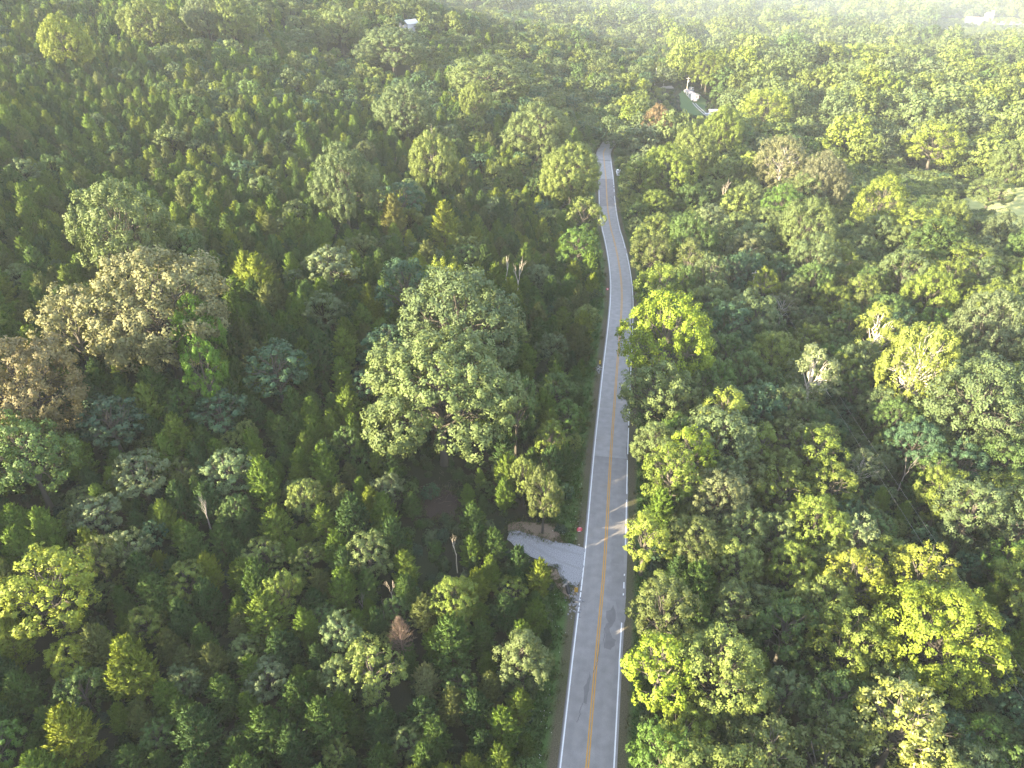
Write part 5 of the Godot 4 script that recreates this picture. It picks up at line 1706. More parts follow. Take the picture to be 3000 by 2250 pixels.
	tree("cedar", "lit2", 32.6, 56.7, 2.95, 7.08, "bright olive cedar up left of the grey green tree left")
	tree("cedar", "lit", -23.08, 64.75, 3.01, 8.36, "big yellow green cedar up left of the thin bare grey snag")
	tree("cedar", "mid", -61.94, 100.93, 3.78, 9.53, "big mid green cedar left of the lower vivid green tree")
	tree("cedar", "lit", -66.19, 66.78, 2.93, 9, "yellow green cedar up left of the large lime yellow tree")
	tree("cedar", "lit", -20.21, 48, 2.56, 6.11, "yellow green cedar down left of the olive green oak")
	tree("cedar", "mid", -45.14, 70.62, 3.08, 8.87, "big mid green cedar below the low grey dead bush")
	tree("cedar", "dark", -40.72, 62.57, 2.87, 8.4, "dark green cedar left of the yellow green cedar at the centre")
	tree("cedar", "olive", -7.11, 48.64, 2.53, 6.91, "dull olive cedar down right of the pale straw cedar")
	tree("cedar", "lit", -31, 38.89, 2.28, 5.5, "yellow green cedar below the small pale tiered tree")
	tree("cedar", "dark", -42.95, 59.62, 2.76, 8.19, "dark green cedar up right of the golden cedar with a lit flank")
	tree("cedar", "mid", -41.99, 41.55, 2.33, 6.49, "mid green cedar down right of the biggest golden cedar")
	tree("cedar", "olive", -42.66, 46.28, 2.43, 7.42, "dull olive cedar below the golden cedar with a lit flank")
	tree("cedar", "mid", -4.04, 58.33, 2.75, 6.74, "mid green cedar up left of the tall pyramid-shaped broadleaf tree")
	tree("cedar", "lit2", -37.48, 67.02, 2.91, 6.95, "bright olive cedar up left of the yellow green cedar at the centre")
	tree("cedar", "dark", -1.02, 62.59, 2.82, 6.92, "dark green cedar above the tall pyramid-shaped broadleaf tree")
	tree("cedar", "dark", -50.3, 65.7, 2.8, 8.24, "dark green cedar down right of the glossy yellow green tree")
	tree("cedar", "lit", -40.75, 48.67, 2.43, 7.52, "yellow green cedar down right of the golden cedar with a lit flank")
	tree("cedar", "olive", -11.67, 61.55, 2.74, 7.01, "dull olive cedar up right of the dead purple brown cedar")
	tree("cedar", "lit", 1.21, 57.66, 2.62, 8.04, "yellow green cedar above the tall pyramid-shaped broadleaf tree")
	tree("cedar", "gold", -91.01, 106.24, 3.53, 9.82, "big golden cedar up left of the rusty brown oak")
	tree("cedar", "lit2", -54.31, 90.8, 3.26, 9.07, "big bright olive cedar up left of the pale green tiered tree")
	tree("cedar", "lit", 53.45, 82.6, 3.25, 8.13, "big yellow green cedar up left of the whitish green crown")
	tree("cedar", "mid", -53.36, 45.95, 2.29, 5.58, "mid green cedar up left of the biggest golden cedar")
	tree("cedar", "lit", 70.24, 61.19, 2.72, 8.02, "yellow green cedar below the green tree at the photo's")
	tree("cedar", "olive", -37.19, 53.85, 2.45, 7.5, "dull olive cedar left of the small pale tiered tree")
	tree("cedar", "mid", -39.19, 56.6, 2.5, 7.4, "mid green cedar down left of the yellow green cedar at the centre")
	tree("cedar", "dark", -71.09, 98.04, 3.3, 7.97, "big dark green cedar up left of the dim blue green tree")
	tree("cedar", "gold", -59.01, 69.6, 2.73, 7.11, "golden cedar below the low grey green tiered tree")
	tree("cedar", "dark", -57.99, 45.69, 2.22, 6.2, "dark green cedar left of the biggest golden cedar")
	tree("cedar", "gold", 45.02, 70.81, 2.9, 8.3, "golden cedar up right of the small vivid green egg-shaped tree")
	tree("cedar", "mid", 6.4, 85.48, 3.15, 9.1, "big mid green cedar right of the olive brown tree")
	tree("cedar", "lit2", -28.54, 100.81, 3.4, 9.3, "big bright olive cedar below the tall golden tipped cedar")
	tree("cedar", "olive", -26.52, 81.2, 3.01, 7.31, "big dull olive cedar down right of the yellow green cedar left")
	tree("cedar", "dark", -23.28, 67.96, 2.71, 8.34, "dark green cedar down right of the spiky yellow green cedar")
	tree("cedar", "mid", -14.64, 65.42, 2.66, 6.3, "mid green cedar right of the tall thin bare snag")
	tree("cedar", "olive", -43.77, 56.38, 2.46, 5.87, "dull olive cedar up right of the golden cedar with a lit flank")
	tree("cedar", "mid", -6.1, 78.75, 2.95, 7.62, "mid green cedar below the slender cedar beside the bare dirt clearing")
	tree("cedar", "lit2", 0.83, 49.3, 2.31, 6.51, "bright olive cedar below the tall pyramid-shaped broadleaf tree")
	tree("cedar", "mid", -2.76, 74.53, 2.86, 6.84, "mid green cedar right of the short broken white snag")
	tree("cedar", "gold", -4.88, 66.6, 2.67, 7.18, "golden cedar down right of the short broken white snag")
	tree("cedar", "dark", -82.09, 94.65, 3.11, 7.6, "big dark green cedar above the dark green broadleaf tree")
	tree("cedar", "lit2", -15.12, 68.61, 2.69, 7.64, "bright olive cedar up right of the tall thin bare snag")
	tree("cedar", "olive", -2.73, 51.33, 2.31, 6.55, "dull olive cedar down left of the tall pyramid-shaped broadleaf tree")
	tree("cedar", "dark", -73, 104.8, 3.32, 7.8, "big dark green cedar above the dim blue green tree")
	tree("cedar", "mid", -23.27, 38.26, 2, 5.02, "small mid green cedar below the pale mint green round tree")
	tree("cedar", "lit2", -45.68, 46.95, 2.19, 5.54, "bright olive cedar right of the biggest golden cedar")
	tree("cedar", "mid", 26.05, 62.79, 2.57, 6.94, "mid green cedar down left of the sage tree below the round yellow olive tree")
	tree("cedar", "dark", -58.61, 91.92, 3.04, 7.09, "big dark green cedar above the pale grey green tiered tree")
	tree("cedar", "gold", -42.07, 67.19, 2.58, 7.45, "golden cedar below the low grey dead bush")
	tree("cedar", "dark", -63.76, 65.06, 2.49, 7.25, "dark green cedar up left of the large lime yellow tree")
	tree("cedar", "lit", -26.92, 58.98, 2.41, 7.16, "yellow green cedar left of the pale mint green round tree")
	tree("cedar", "gold", -68.98, 65.03, 2.47, 5.78, "golden cedar up left of the large lime yellow tree")
	tree("cedar", "dark", 0.91, 70.16, 2.65, 8.06, "dark green cedar left of the gravel drive")
	tree("cedar", "mid", -24.32, 51.23, 2.24, 5.49, "mid green cedar right of the small pale tiered tree")
	tree("cedar", "olive", -40.47, 54.09, 2.3, 6.68, "dull olive cedar right of the golden cedar with a lit flank")
	tree("cedar", "gold", 3.96, 68.65, 2.63, 7.39, "golden cedar below the gravel drive")
	tree("cedar", "mid", -61.02, 84.44, 2.86, 6.78, "mid green cedar left of the pale grey green tiered tree")
	tree("cedar", "dark", 71.83, 94.28, 3.25, 8.09, "big dark green cedar below the bare grey tree")
	tree("cedar", "lit2", -1.04, 89.53, 3.01, 9.15, "big bright olive cedar left of the small olive tree")
	tree("cedar", "lit", 3.25, 62.12, 2.45, 6.98, "yellow green cedar down left of the striped marker")
	tree("cedar", "lit", 71.42, 69.82, 2.69, 6.97, "yellow green cedar down left of the green tree at the photo's")
	tree("cedar", "lit", -10.09, 57.98, 2.35, 5.42, "yellow green cedar right of the dead purple brown cedar")
	tree("cedar", "lit", -54.79, 86.93, 2.85, 8.24, "yellow green cedar up right of the pale grey green tiered tree")
	tree("cedar", "lit", -47.8, 73.32, 2.62, 6.14, "yellow green cedar down left of the low grey dead bush")
	tree("cedar", "lit", -87.09, 100.17, 3.03, 9.29, "big yellow green cedar up left of the rusty brown oak")
	tree("cedar", "lit2", -28.09, 76.38, 2.67, 7.96, "bright olive cedar up left of the spiky yellow green cedar")
	tree("cedar", "dark", -49.97, 78.52, 2.67, 8.18, "dark green cedar left of the low grey dead bush")
	tree("cedar", "dark", -73.9, 74.36, 2.52, 6.81, "dark green cedar down left of the dark green broadleaf tree")
	tree("cedar", "lit2", -60.62, 81.38, 2.68, 6.4, "bright olive cedar left of the pale grey green tiered tree")
	tree("cedar", "olive", -35.56, 59.38, 2.29, 5.77, "dull olive cedar down left of the yellow green cedar at the centre")
	tree("cedar", "mid", -41.81, 71.97, 2.51, 7.67, "mid green cedar down right of the low grey dead bush")
	tree("cedar", "lit", -31.31, 48.28, 2.06, 5.63, "small yellow green cedar down left of the small pale tiered tree")
	tree("cedar", "lit2", -50.79, 75.33, 2.53, 7.73, "bright olive cedar left of the low grey dead bush")
	tree("cedar", "dark", -39.17, 71.01, 2.48, 5.99, "dark green cedar up left of the yellow green cedar at the centre")
	tree("cedar", "dark", 33.46, 62.04, 2.38, 6.4, "dark green cedar up right of the shaded grey tree")
	tree("cedar", "lit", -34.92, 99.48, 2.98, 7.69, "yellow green cedar down left of the tall golden tipped cedar")
	tree("cedar", "lit2", -3.13, 68.82, 2.44, 7.51, "bright olive cedar down right of the short broken white snag")
	tree("cedar", "dark", -47.32, 67.82, 2.39, 5.52, "dark green cedar down left of the low grey dead bush")
	tree("cedar", "mid", -52.95, 42.84, 1.9, 5.21, "small mid green cedar down left of the biggest golden cedar")
	tree("cedar", "dark", -26.81, 63.39, 2.32, 5.74, "dark green cedar up left of the pale mint green round tree")
	tree("cedar", "lit", -62.4, 68.24, 2.35, 6.78, "yellow green cedar up left of the olive cedar rising")
	tree("cedar", "lit2", -59.66, 47.53, 1.98, 5.31, "small bright olive cedar left of the biggest golden cedar")
	tree("cedar", "lit2", -21.53, 100.39, 2.99, 8.33, "bright olive cedar down right of the blue green tiered tree left")
	tree("cedar", "mid", -20.02, 65.9, 2.34, 6.94, "mid green cedar above the thin bare grey snag")
	tree("cedar", "lit", -47.37, 88.5, 2.73, 6.91, "yellow green cedar up left of the pale green tiered tree")
	tree("cedar", "olive", -26.79, 66.32, 2.34, 6.07, "dull olive cedar down left of the spiky yellow green cedar")
	tree("cedar", "olive", -50.91, 81.19, 2.57, 6.78, "dull olive cedar up left of the low grey dead bush")
	tree("cedar", "mid", -51.84, 62.19, 2.23, 6.14, "mid green cedar below the glossy yellow green tree")
	tree("cedar", "lit", -36.47, 61.97, 2.25, 5.83, "yellow green cedar left of the yellow green cedar at the centre")
	tree("cedar", "dark", -49.91, 86.6, 2.66, 7.45, "dark green cedar left of the pale green tiered tree")
	tree("cedar", "lit", -61.02, 77.58, 2.48, 6.63, "yellow green cedar above the low grey green tiered tree")
	tree("cedar", "dark", -30.63, 90.53, 2.75, 7, "dark green cedar above the yellow green cedar left")
	tree("cedar", "mid", -38.36, 101.24, 2.92, 7.9, "mid green cedar left of the tall golden tipped cedar")
	tree("cedar", "mid", -38.64, 94.28, 2.79, 7.52, "mid green cedar above the broad yellow green cedar")
	tree("cedar", "dark", -44.28, 98.95, 2.87, 7.16, "dark green cedar down left of the blue green flat-topped tree")
	tree("cedar", "lit", -33.75, 95.35, 2.82, 7.21, "yellow green cedar above the yellow green cedar left")
	tree("cedar", "lit", -20.62, 60.6, 2.21, 5.2, "yellow green cedar up right of the pale mint green round tree")
	tree("cedar", "lit", -71.18, 71.87, 2.34, 5.55, "second yellow green cedar below the dark green broadleaf tree")
	tree("cedar", "olive", 38.37, 75.16, 2.56, 6.2, "dull olive cedar right of the round yellow olive tree")
	tree("cedar", "dark", 24.07, 71.05, 2.42, 6.95, "dark green cedar up right of the pale olive tree")
	tree("cedar", "lit2", -31.04, 97.44, 2.84, 7.39, "bright olive cedar above the yellow green cedar left")
	tree("cedar", "mid", 89.36, 129.36, 3.64, 9.03, "big mid green cedar below the bright yellow wide tree")
	tree("cedar", "gold", -21.94, 81.06, 2.54, 7.44, "golden cedar up left of the yellow green cedar right")
	tree("cedar", "lit2", -48.21, 55.55, 2.06, 6.1, "small bright olive cedar above the golden cedar with a lit flank")
	tree("cedar", "dark", -55.78, 94.07, 2.7, 7.83, "dark green cedar up right of the pale grey green tiered tree")
	tree("cedar", "mid", -36.72, 96.81, 2.79, 6.56, "mid green cedar up left of the yellow green cedar left")
	tree("cedar", "dark", 90.81, 91.03, 2.82, 8.69, "dark green cedar right of the yellow green tree at the photo's")
	tree("cedar", "olive", 49.38, 63.09, 2.29, 5.31, "dull olive cedar up right of the darker yellow green tree")
	tree("cedar", "dark", -39.66, 75.37, 2.39, 6.9, "dark green cedar down left of the broad yellow green cedar")
	tree("cedar", "mid", -48.19, 80.94, 2.47, 6.82, "mid green cedar above the low grey dead bush")
	tree("cedar", "dark", -42.15, 74.59, 2.37, 6.32, "dark green cedar down right of the low grey dead bush")
	tree("cedar", "dark", -1.43, 95.86, 2.78, 8.3, "dark green cedar up left of the small olive tree")
	tree("cedar", "dark", -24.52, 54.79, 2.01, 5.82, "small dark green cedar down left of the pale mint green round tree")
	tree("cedar", "gold", -85.07, 96.48, 2.62, 7.24, "golden cedar left of the rusty brown oak")
	tree("cedar", "mid", -87.16, 104.82, 2.78, 7.44, "mid green cedar above the rusty brown oak")
	tree("cedar", "mid", -70.99, 101.61, 2.74, 7.95, "mid green cedar above the dim blue green tree")
	tree("cedar", "lit", -65.82, 98.25, 2.67, 7.22, "yellow green cedar up right of the dim blue green tree")
	tree("cedar", "lit", 26.87, 79.5, 2.45, 6.94, "yellow green cedar up left of the olive tree behind the one")
	tree("cedar", "lit", -34.37, 88.61, 2.54, 6.65, "yellow green cedar left of the yellow green cedar left")
	tree("cedar", "lit", -42.58, 90.93, 2.56, 7.61, "yellow green cedar up right of the pale green tiered tree")
	tree("cedar", "lit", -77.93, 102.91, 2.72, 6.58, "yellow green cedar right of the rusty brown oak")
	tree("cedar", "lit", -27.3, 96.82, 2.68, 7.47, "yellow green cedar below the tall golden tipped cedar")
	tree("cedar", "lit", 49.74, 93.49, 2.74, 6.47, "yellow green cedar down right of the yellow olive tree below the pale mint tree")
	tree("cedar", "lit", -6.11, 73.18, 2.28, 6.37, "yellow green cedar right of the short broken white snag")
	tree("cedar", "lit", -1.32, 86.06, 2.51, 7.05, "yellow green cedar down left of the small olive tree")
	tree("cedar", "lit", -31.64, 71.6, 2.22, 6.39, "yellow green cedar left of the spiky yellow green cedar")
	tree("cedar", "lit", -40.91, 86.87, 2.44, 7.12, "yellow green cedar up left of the broad yellow green cedar")
	tree("cedar", "lit", -3.21, 55.38, 1.95, 4.59, "small yellow green cedar left of the tall pyramid-shaped broadleaf tree")
	tree("cedar", "gold", 44.74, 93.8, 2.68, 6.63, "golden cedar down left of the yellow olive tree below the pale mint tree")
	tree("cedar", "lit", -0.04, 92.48, 2.59, 6.06, "yellow green cedar left of the small olive tree")
	tree("cedar", "dark", -54.77, 74.69, 2.21, 5.67, "dark green cedar above the glossy yellow green tree")
	tree("cedar", "dark", -64.37, 81.46, 2.29, 5.63, "dark green cedar above the low grey green tiered tree")
	tree("cedar", "lit", -23.88, 83.44, 2.38, 6.82, "yellow green cedar left of the small pale round tree")
	tree("cedar", "lit2", -34.33, 91.9, 2.49, 6.97, "bright olive cedar up left of the yellow green cedar left")
	tree("cedar", "mid", 39.52, 131.58, 3.29, 9.11, "big mid green cedar up right of the dark sage tree")
	tree("cedar", "mid", -67.74, 101.6, 2.59, 7.17, "mid green cedar up right of the dim blue green tree")
	tree("cedar", "mid", -50.72, 91.52, 2.45, 6.58, "mid green cedar up left of the pale green tiered tree")
	tree("cedar", "dark", -5.35, 76, 2.25, 6.53, "dark green cedar up right of the short broken white snag")
	tree("cedar", "mid", 61.7, 75.91, 2.3, 6.96, "mid green cedar up left of the feathery yellow tree")
	tree("cedar", "dark", -52.13, 51.13, 1.79, 4.72, "small dark green cedar down right of the small lime yellow tree")
	tree("cedar", "lit", -26.38, 52.78, 1.82, 4.66, "small yellow green cedar right of the small pale tiered tree")
	tree("cedar", "mid", -35.48, 102.45, 2.6, 6.39, "mid green cedar down right of the blue green flat-topped tree")
	tree("cedar", "lit2", -52.75, 57.34, 1.87, 5.04, "small bright olive cedar up right of the small lime yellow tree")
	tree("cedar", "dark", -82.43, 97.72, 2.44, 5.96, "dark green cedar down left of the rusty brown oak")
	tree("cedar", "lit2", 91.95, 119.82, 3.03, 9.25, "big bright olive cedar left of the large grey green tree")
	tree("cedar", "dark", -24.1, 94.36, 2.44, 7.11, "dark green cedar up right of the yellow green cedar left")
	tree("cedar", "lit", 30.61, 53.78, 1.86, 5.15, "small yellow green cedar left of the grey green tree left")
	tree("cedar", "lit2", -34.34, 85.91, 2.28, 6, "bright olive cedar left of the yellow green cedar left")
	tree("cedar", "dark", -57.86, 101.68, 2.47, 7.13, "dark green cedar down left of the lower vivid green tree")
	tree("cedar", "lit", -4.16, 62.87, 1.93, 4.64, "small yellow green cedar up left of the tall pyramid-shaped broadleaf tree")
	tree("cedar", "lit", 29.23, 70.43, 2.09, 5.08, "small yellow green cedar down left of the round yellow olive tree")
	tree("cedar", "mid", 1.28, 63.94, 1.95, 4.69, "small mid green cedar above the tall pyramid-shaped broadleaf tree")
	tree("cedar", "mid", 9.36, 96.18, 2.47, 7.04, "mid green cedar up right of the shaded cedar leaning towards the")
	tree("cedar", "mid", 3.47, 95.69, 2.45, 6.07, "mid green cedar up right of the small olive tree")
	tree("cedar", "lit2", 40.61, 85.21, 2.29, 6.74, "bright olive cedar up right of the sage tree in the middle")
	tree("cedar", "dark", 52.38, 95.39, 2.45, 6.67, "dark green cedar down right of the yellow olive tree below the pale mint tree")
	tree("cedar", "dark", 114.24, 129.82, 3.02, 8.99, "big dark green cedar up right of the large grey green tree")
	tree("cedar", "lit", 60.18, 128.87, 2.98, 8.29, "yellow green cedar left of the pale mint tree")
	tree("cedar", "lit2", -31.11, 75.5, 2.03, 4.74, "small bright olive cedar down right of the broad yellow green cedar")
	tree("cedar", "olive", 111.22, 158.61, 3.47, 9.2, "big dull olive cedar up right of the bright yellow wide tree")
	tree("cedar", "mid", -31.82, 102.27, 2.41, 6.73, "mid green cedar down left of the tall golden tipped cedar")
	tree("cedar", "mid", -25.32, 101.62, 2.4, 6.33, "mid green cedar below the blue green tiered tree left")
	tree("cedar", "lit2", -80.4, 100.61, 2.31, 5.63, "bright olive cedar right of the rusty brown oak")
	tree("cedar", "olive", -80.94, 103.79, 2.36, 5.72, "dull olive cedar up right of the rusty brown oak")
	tree("cedar", "lit", 118.84, 144.65, 3.21, 9.76, "big yellow green cedar up right of the large grey green tree")
	tree("cedar", "dark", -76.19, 97.68, 2.26, 6.21, "dark green cedar right of the rusty brown oak")
	tree("cedar", "dark", -75.55, 101.19, 2.29, 6.29, "dark green cedar below the olive tan oak")
	tree("cedar", "dark", -20.01, 90.54, 2.21, 6.73, "dark green cedar above the small pale round tree")
	tree("cedar", "lit", 64.22, 91.31, 2.31, 6.85, "yellow green cedar down right of the small pale tree")
	tree("cedar", "lit2", -22.41, 90.95, 2.2, 5.99, "bright olive cedar above the small pale round tree")
	tree("cedar", "mid", -49.23, 103.21, 2.34, 6.84, "mid green cedar down right of the lower vivid green tree")
	tree("cedar", "lit", 33.95, 136.09, 2.96, 8.33, "yellow green cedar below the bright yellow green tree leaning")
	tree("cedar", "mid", 40.57, 141.9, 3.08, 7.11, "big mid green cedar left of the dark green tree")
	tree("cedar", "lit", 107.09, 183.92, 3.76, 10.31, "big yellow green cedar above the bright yellow tree")
	tree("cedar", "mid", -46.7, 103.89, 2.34, 6.79, "mid green cedar down left of the blue green flat-topped tree")
	tree("cedar", "mid", -37.31, 90.15, 2.16, 6.21, "mid green cedar up right of the broad yellow green cedar")
	tree("cedar", "dark", -46.88, 101.12, 2.31, 5.37, "dark green cedar down right of the lower vivid green tree")
	tree("cedar", "lit2", -57.42, 86.25, 2.07, 5.91, "small bright olive cedar up right of the pale grey green tiered tree")
	tree("cedar", "mid", -41.04, 97.05, 2.24, 6.02, "mid green cedar below the blue green flat-topped tree")
	tree("cedar", "mid", -82.87, 106.13, 2.31, 6.97, "mid green cedar up right of the rusty brown oak")
	tree("cedar", "lit2", -69.77, 105.16, 2.3, 6.93, "bright olive cedar above the dim blue green tree")
	tree("cedar", "lit", -20.13, 74.97, 1.92, 5.42, "small yellow green cedar below the yellow green cedar right")
	tree("cedar", "lit", 67.55, 88.97, 2.18, 5.91, "yellow green cedar below the bare grey tree")
	tree("cedar", "dark", 130.04, 171.05, 3.38, 9.69, "big dark green cedar down left of the yellow green tree at the right edge")
	tree("cedar", "mid", -19.27, 87.23, 2.04, 5.82, "small mid green cedar up right of the small pale round tree")
	tree("cedar", "mid", -15.9, 82.65, 1.98, 5.23, "small mid green cedar down left of the small blue green shrub-like tree")
	tree("cedar", "dark", 122.02, 150.33, 3.07, 7.76, "big dark green cedar right of the bright yellow wide tree")
	tree("cedar", "mid", 36.85, 141.11, 2.88, 7.32, "mid green cedar down right of the bright yellow green tree leaning")
	tree("cedar", "gold", -49.97, 69.52, 1.77, 4.32, "small golden cedar right of the glossy yellow green tree")
	tree("cedar", "dark", -21.46, 95.27, 2.12, 6.14, "dark green cedar below the blue green tiered tree left")
	tree("cedar", "mid", 117.41, 141.11, 2.92, 8, "mid green cedar up right of the large grey green tree")
	tree("cedar", "lit", -53.51, 77.27, 1.84, 4.38, "small yellow green cedar up right of the glossy yellow green tree")
	tree("cedar", "gold", 101.24, 165.72, 3.18, 9.69, "big golden cedar up right of the bright yellow tree")
	tree("cedar", "mid", 88.59, 176.86, 3.3, 7.97, "big mid green cedar up left of the small round yellow green tree")
	tree("cedar", "dark", 24.35, 102.15, 2.17, 6.65, "dark green cedar below the dark sage tree")
	tree("cedar", "gold", 101.14, 149.76, 2.87, 8.49, "golden cedar above the bright yellow wide tree")
	tree("cedar", "mid", -24.5, 88.36, 1.88, 4.78, "small mid green cedar up left of the small pale round tree")
	tree("cedar", "mid", -82.12, 90, 1.82, 5.06, "small mid green cedar up left of the dark green broadleaf tree")
	tree("cedar", "olive", -26.65, 88.02, 1.86, 5.15, "small dull olive cedar right of the yellow green cedar left")
	tree("cedar", "lit", -51.77, 89.21, 1.84, 5.27, "small yellow green cedar left of the pale green tiered tree")
	tree("cedar", "dark", -24.3, 86.01, 1.83, 4.31, "small dark green cedar left of the small pale round tree")
	tree("cedar", "olive", 87.59, 152.41, 2.8, 7.8, "dull olive cedar down left of the bright yellow tree")
	tree("cedar", "mid", -24.52, 99.21, 1.97, 4.76, "small mid green cedar down right of the tall golden tipped cedar")
	tree("cedar", "mid", 54.07, 119.06, 2.3, 5.77, "mid green cedar above the yellow green tree right")
	tree("cedar", "dark", 84.63, 154.5, 2.73, 6.96, "dark green cedar left of the bright yellow tree")
	tree("cedar", "dark", 55.36, 158.46, 2.77, 7.6, "dark green cedar left of the grey green tree below the tan half-dead tree")
	tree("cedar", "olive", 100.89, 121.39, 2.29, 5.69, "dull olive cedar down right of the large grey green tree")
	tree("cedar", "mid", 99.93, 172.91, 2.91, 8.72, "mid green cedar above the bright yellow tree")
	tree("cedar", "dark", 38.08, 86.51, 1.78, 4.81, "small dark green cedar above the sage tree in the middle")
	tree("cedar", "mid", 9.34, 93.5, 1.81, 4.39, "small mid green cedar down right of the shaded cedar leaning towards the")
	tree("cedar", "dark", 128.81, 178.79, 2.86, 7.7, "dark green cedar below the yellow green tree below the dark round tree")
	tree("cedar", "lit2", 58.23, 168.17, 2.73, 6.63, "bright olive cedar left of the grey green tree below the tan half-dead tree")
	tree("cedar", "dark", 61.21, 169.38, 2.67, 7.23, "dark green cedar up left of the grey green tree below the tan half-dead tree")
	tree("cedar", "olive", 98.65, 134.43, 2.25, 5.26, "dull olive cedar down right of the bright yellow wide tree")
	tree("cedar", "mid", 117.26, 149.59, 2.42, 6.76, "mid green cedar above the large grey green tree")
	tree("cedar", "dark", 52.8, 153.27, 2.42, 6.92, "dark green cedar above the dark green tree")
	tree("cedar", "lit", 56.77, 110.54, 1.92, 4.73, "small yellow green cedar right of the yellow green tree right")
	tree("cedar", "lit2", 64.48, 148.95, 2.34, 7.25, "bright olive cedar down right of the grey green tree below the tan half-dead tree")
	tree("cedar", "dark", 114.6, 157.39, 2.45, 6.2, "dark green cedar up right of the bright yellow wide tree")
	tree("cedar", "dark", 39.38, 183.22, 2.7, 7.7, "dark green cedar below the dull olive tree")
	tree("cedar", "mid", 35.54, 165.22, 2.43, 5.72, "mid green cedar up left of the bright yellow green tree leaning")
	tree("cedar", "mid", 46.83, 176.96, 2.55, 7.55, "mid green cedar up left of the dim sage tree")
	tree("cedar", "lit", 40.82, 160.46, 2.28, 5.95, "yellow green cedar above the bright yellow green tree leaning")
	tree("cedar", "dark", 137.98, 179.42, 2.49, 6.47, "dark green cedar below the yellow green tree at the right edge")
	tree("cedar", "lit", 80.45, 146.92, 2.09, 6.36, "small yellow green cedar up right of the pale mint tree")
	tree("cedar", "lit", 114.51, 179.4, 2.27, 5.73, "yellow green cedar up right of the bright yellow tree")
	tree("cedar", "dark", 39.34, 150.4, 1.93, 4.97, "small dark green cedar up right of the bright yellow green tree leaning")
	tree("cedar", "lit", 70.95, 157.4, 1.96, 5.66, "small yellow green cedar below the tan half-dead tree")
	tree("cedar", "mid", 60.93, 143.37, 1.82, 4.57, "small mid green cedar right of the dark green tree")
	tree("cedar", "lit2", 46.72, 187.41, 2.19, 6.12, "bright olive cedar down right of the dull olive tree")
	tree("cedar", "lit", 64.38, 144.24, 1.8, 5.48, "small yellow green cedar up left of the pale mint tree")
	tree("cedar", "lit2", 62.45, 172.17, 2.04, 4.73, "small bright olive cedar right of the dim sage tree")
	tree("lay", "olive", 34.51, 41.74, 5.27, 12.46, "big dull olive tiered tree down right of the small drooping yellow tree")
	tree("oak", "yolive", 24.75, 51.17, 5.45, 15.15, "big yellow olive round-headed tree below the shaded grey tree")
	tree("syc", "olive", 27.91, 41.87, 4.66, 14.92, "big dull olive tall tree below the small drooping yellow tree")
	tree("oak", "sage2", 35.9, 97.15, 6.61, 16.36, "big grey green round-headed tree below the tall bright lime tree")
	tree("oak", "olive", 19.73, 59.83, 4.71, 12.8, "big dull olive round-headed tree below the pale olive tree")
	tree("oak", "sage2", 81.34, 80.98, 5.64, 14.71, "big grey green round-headed tree down right of the yellow green tree at the photo's")
	tree("lay", "green", 58.05, 41.12, 3.92, 9.66, "green tiered tree down right of the green tree in the photo's lower")
	tree("oak", "sage2", 73.59, 82.76, 5.52, 15.25, "big grey green round-headed tree left of the yellow green tree at the photo's")
	tree("oak", "green", 40.02, 51.12, 4.15, 11.22, "green round-headed tree right of the grey green tree left")
	tree("oak", "vivid2", 16.7, 41.74, 3.64, 10.61, "fresh green round-headed tree down left of the yellow green tree on the")
	tree("oak", "green", 37.17, 61.31, 4.43, 12.04, "green round-headed tree below the small vivid green egg-shaped tree")
	tree("oak", "lime2", 75.51, 69.77, 4.61, 12.7, "big yellow green round-headed tree down right of the green tree at the photo's")
	tree("syc", "yolive", 73.61, 64.19, 4.34, 15.54, "yellow olive tall tree down right of the green tree at the photo's")
	tree("lay", "lime3", 45.72, 88.71, 5.31, 12, "big lime green tiered tree below the yellow olive tree below the pale mint tree")
	tree("oak", "sage2", 53.67, 42.46, 3.61, 8.75, "grey green round-headed tree below the green tree in the photo's lower")
	tree("oak", "sage", 38.46, 46.87, 3.71, 11.07, "sage green round-headed tree down right of the grey green tree left")
	tree("oak", "lime2", 47.43, 79.32, 4.78, 14.16, "big yellow green round-headed tree left of the whitish green crown")
	tree("oak", "lime2", 55.37, 99.7, 5.4, 13.02, "big yellow green round-headed tree above the yellow-dotted tree in the valley")
	tree("syc", "lime2", 25.56, 86.15, 4.72, 15.41, "big yellow green tall tree down left of the bright lime tree at the")
	tree("oak", "green", 88.54, 97.81, 5.28, 13.86, "big green round-headed tree above the yellow green tree at the photo's")
	tree("oak", "blue", 48.02, 113.25, 5.76, 13.96, "big blue green round-headed tree right of the tall bright lime tree")
	tree("syc", "sage", 47.45, 51.9, 3.63, 12.09, "sage green tall tree above the golden yellow glittering tree")
	tree("lay", "sage", 108.17, 118.76, 5.98, 13.54, "big sage green tiered tree right of the large grey green tree")
	tree("oak", "lime3", 125.51, 145.18, 6.85, 16.35, "big lime green round-headed tree up right of the large grey green tree")
	tree("oak", "yolive", 43.28, 65.04, 4.05, 12.1, "yellow olive round-headed tree right of the small vivid green egg-shaped tree")
	tree("lay", "vivid2", -56.76, 42.24, 3.03, 6.92, "fresh green tiered tree left of the biggest golden cedar")
	tree("oak", "green", 100.46, 107.64, 5.29, 13.48, "big green round-headed tree above the green tree at the photo's")
	tree("oak", "blue", 50.69, 143.64, 6.29, 17.46, "big blue green round-headed tree above the dark green tree")
	tree("oak", "sage", 32.47, 112.63, 5.23, 13.75, "big sage green round-headed tree right of the dark sage tree")
	tree("oak", "lime3", 120.41, 157.74, 6.73, 18.79, "big lime green round-headed tree below the dark round tree")
	tree("oak", "blue", 74.72, 102.68, 4.99, 13.85, "big blue green round-headed tree above the bare grey tree")
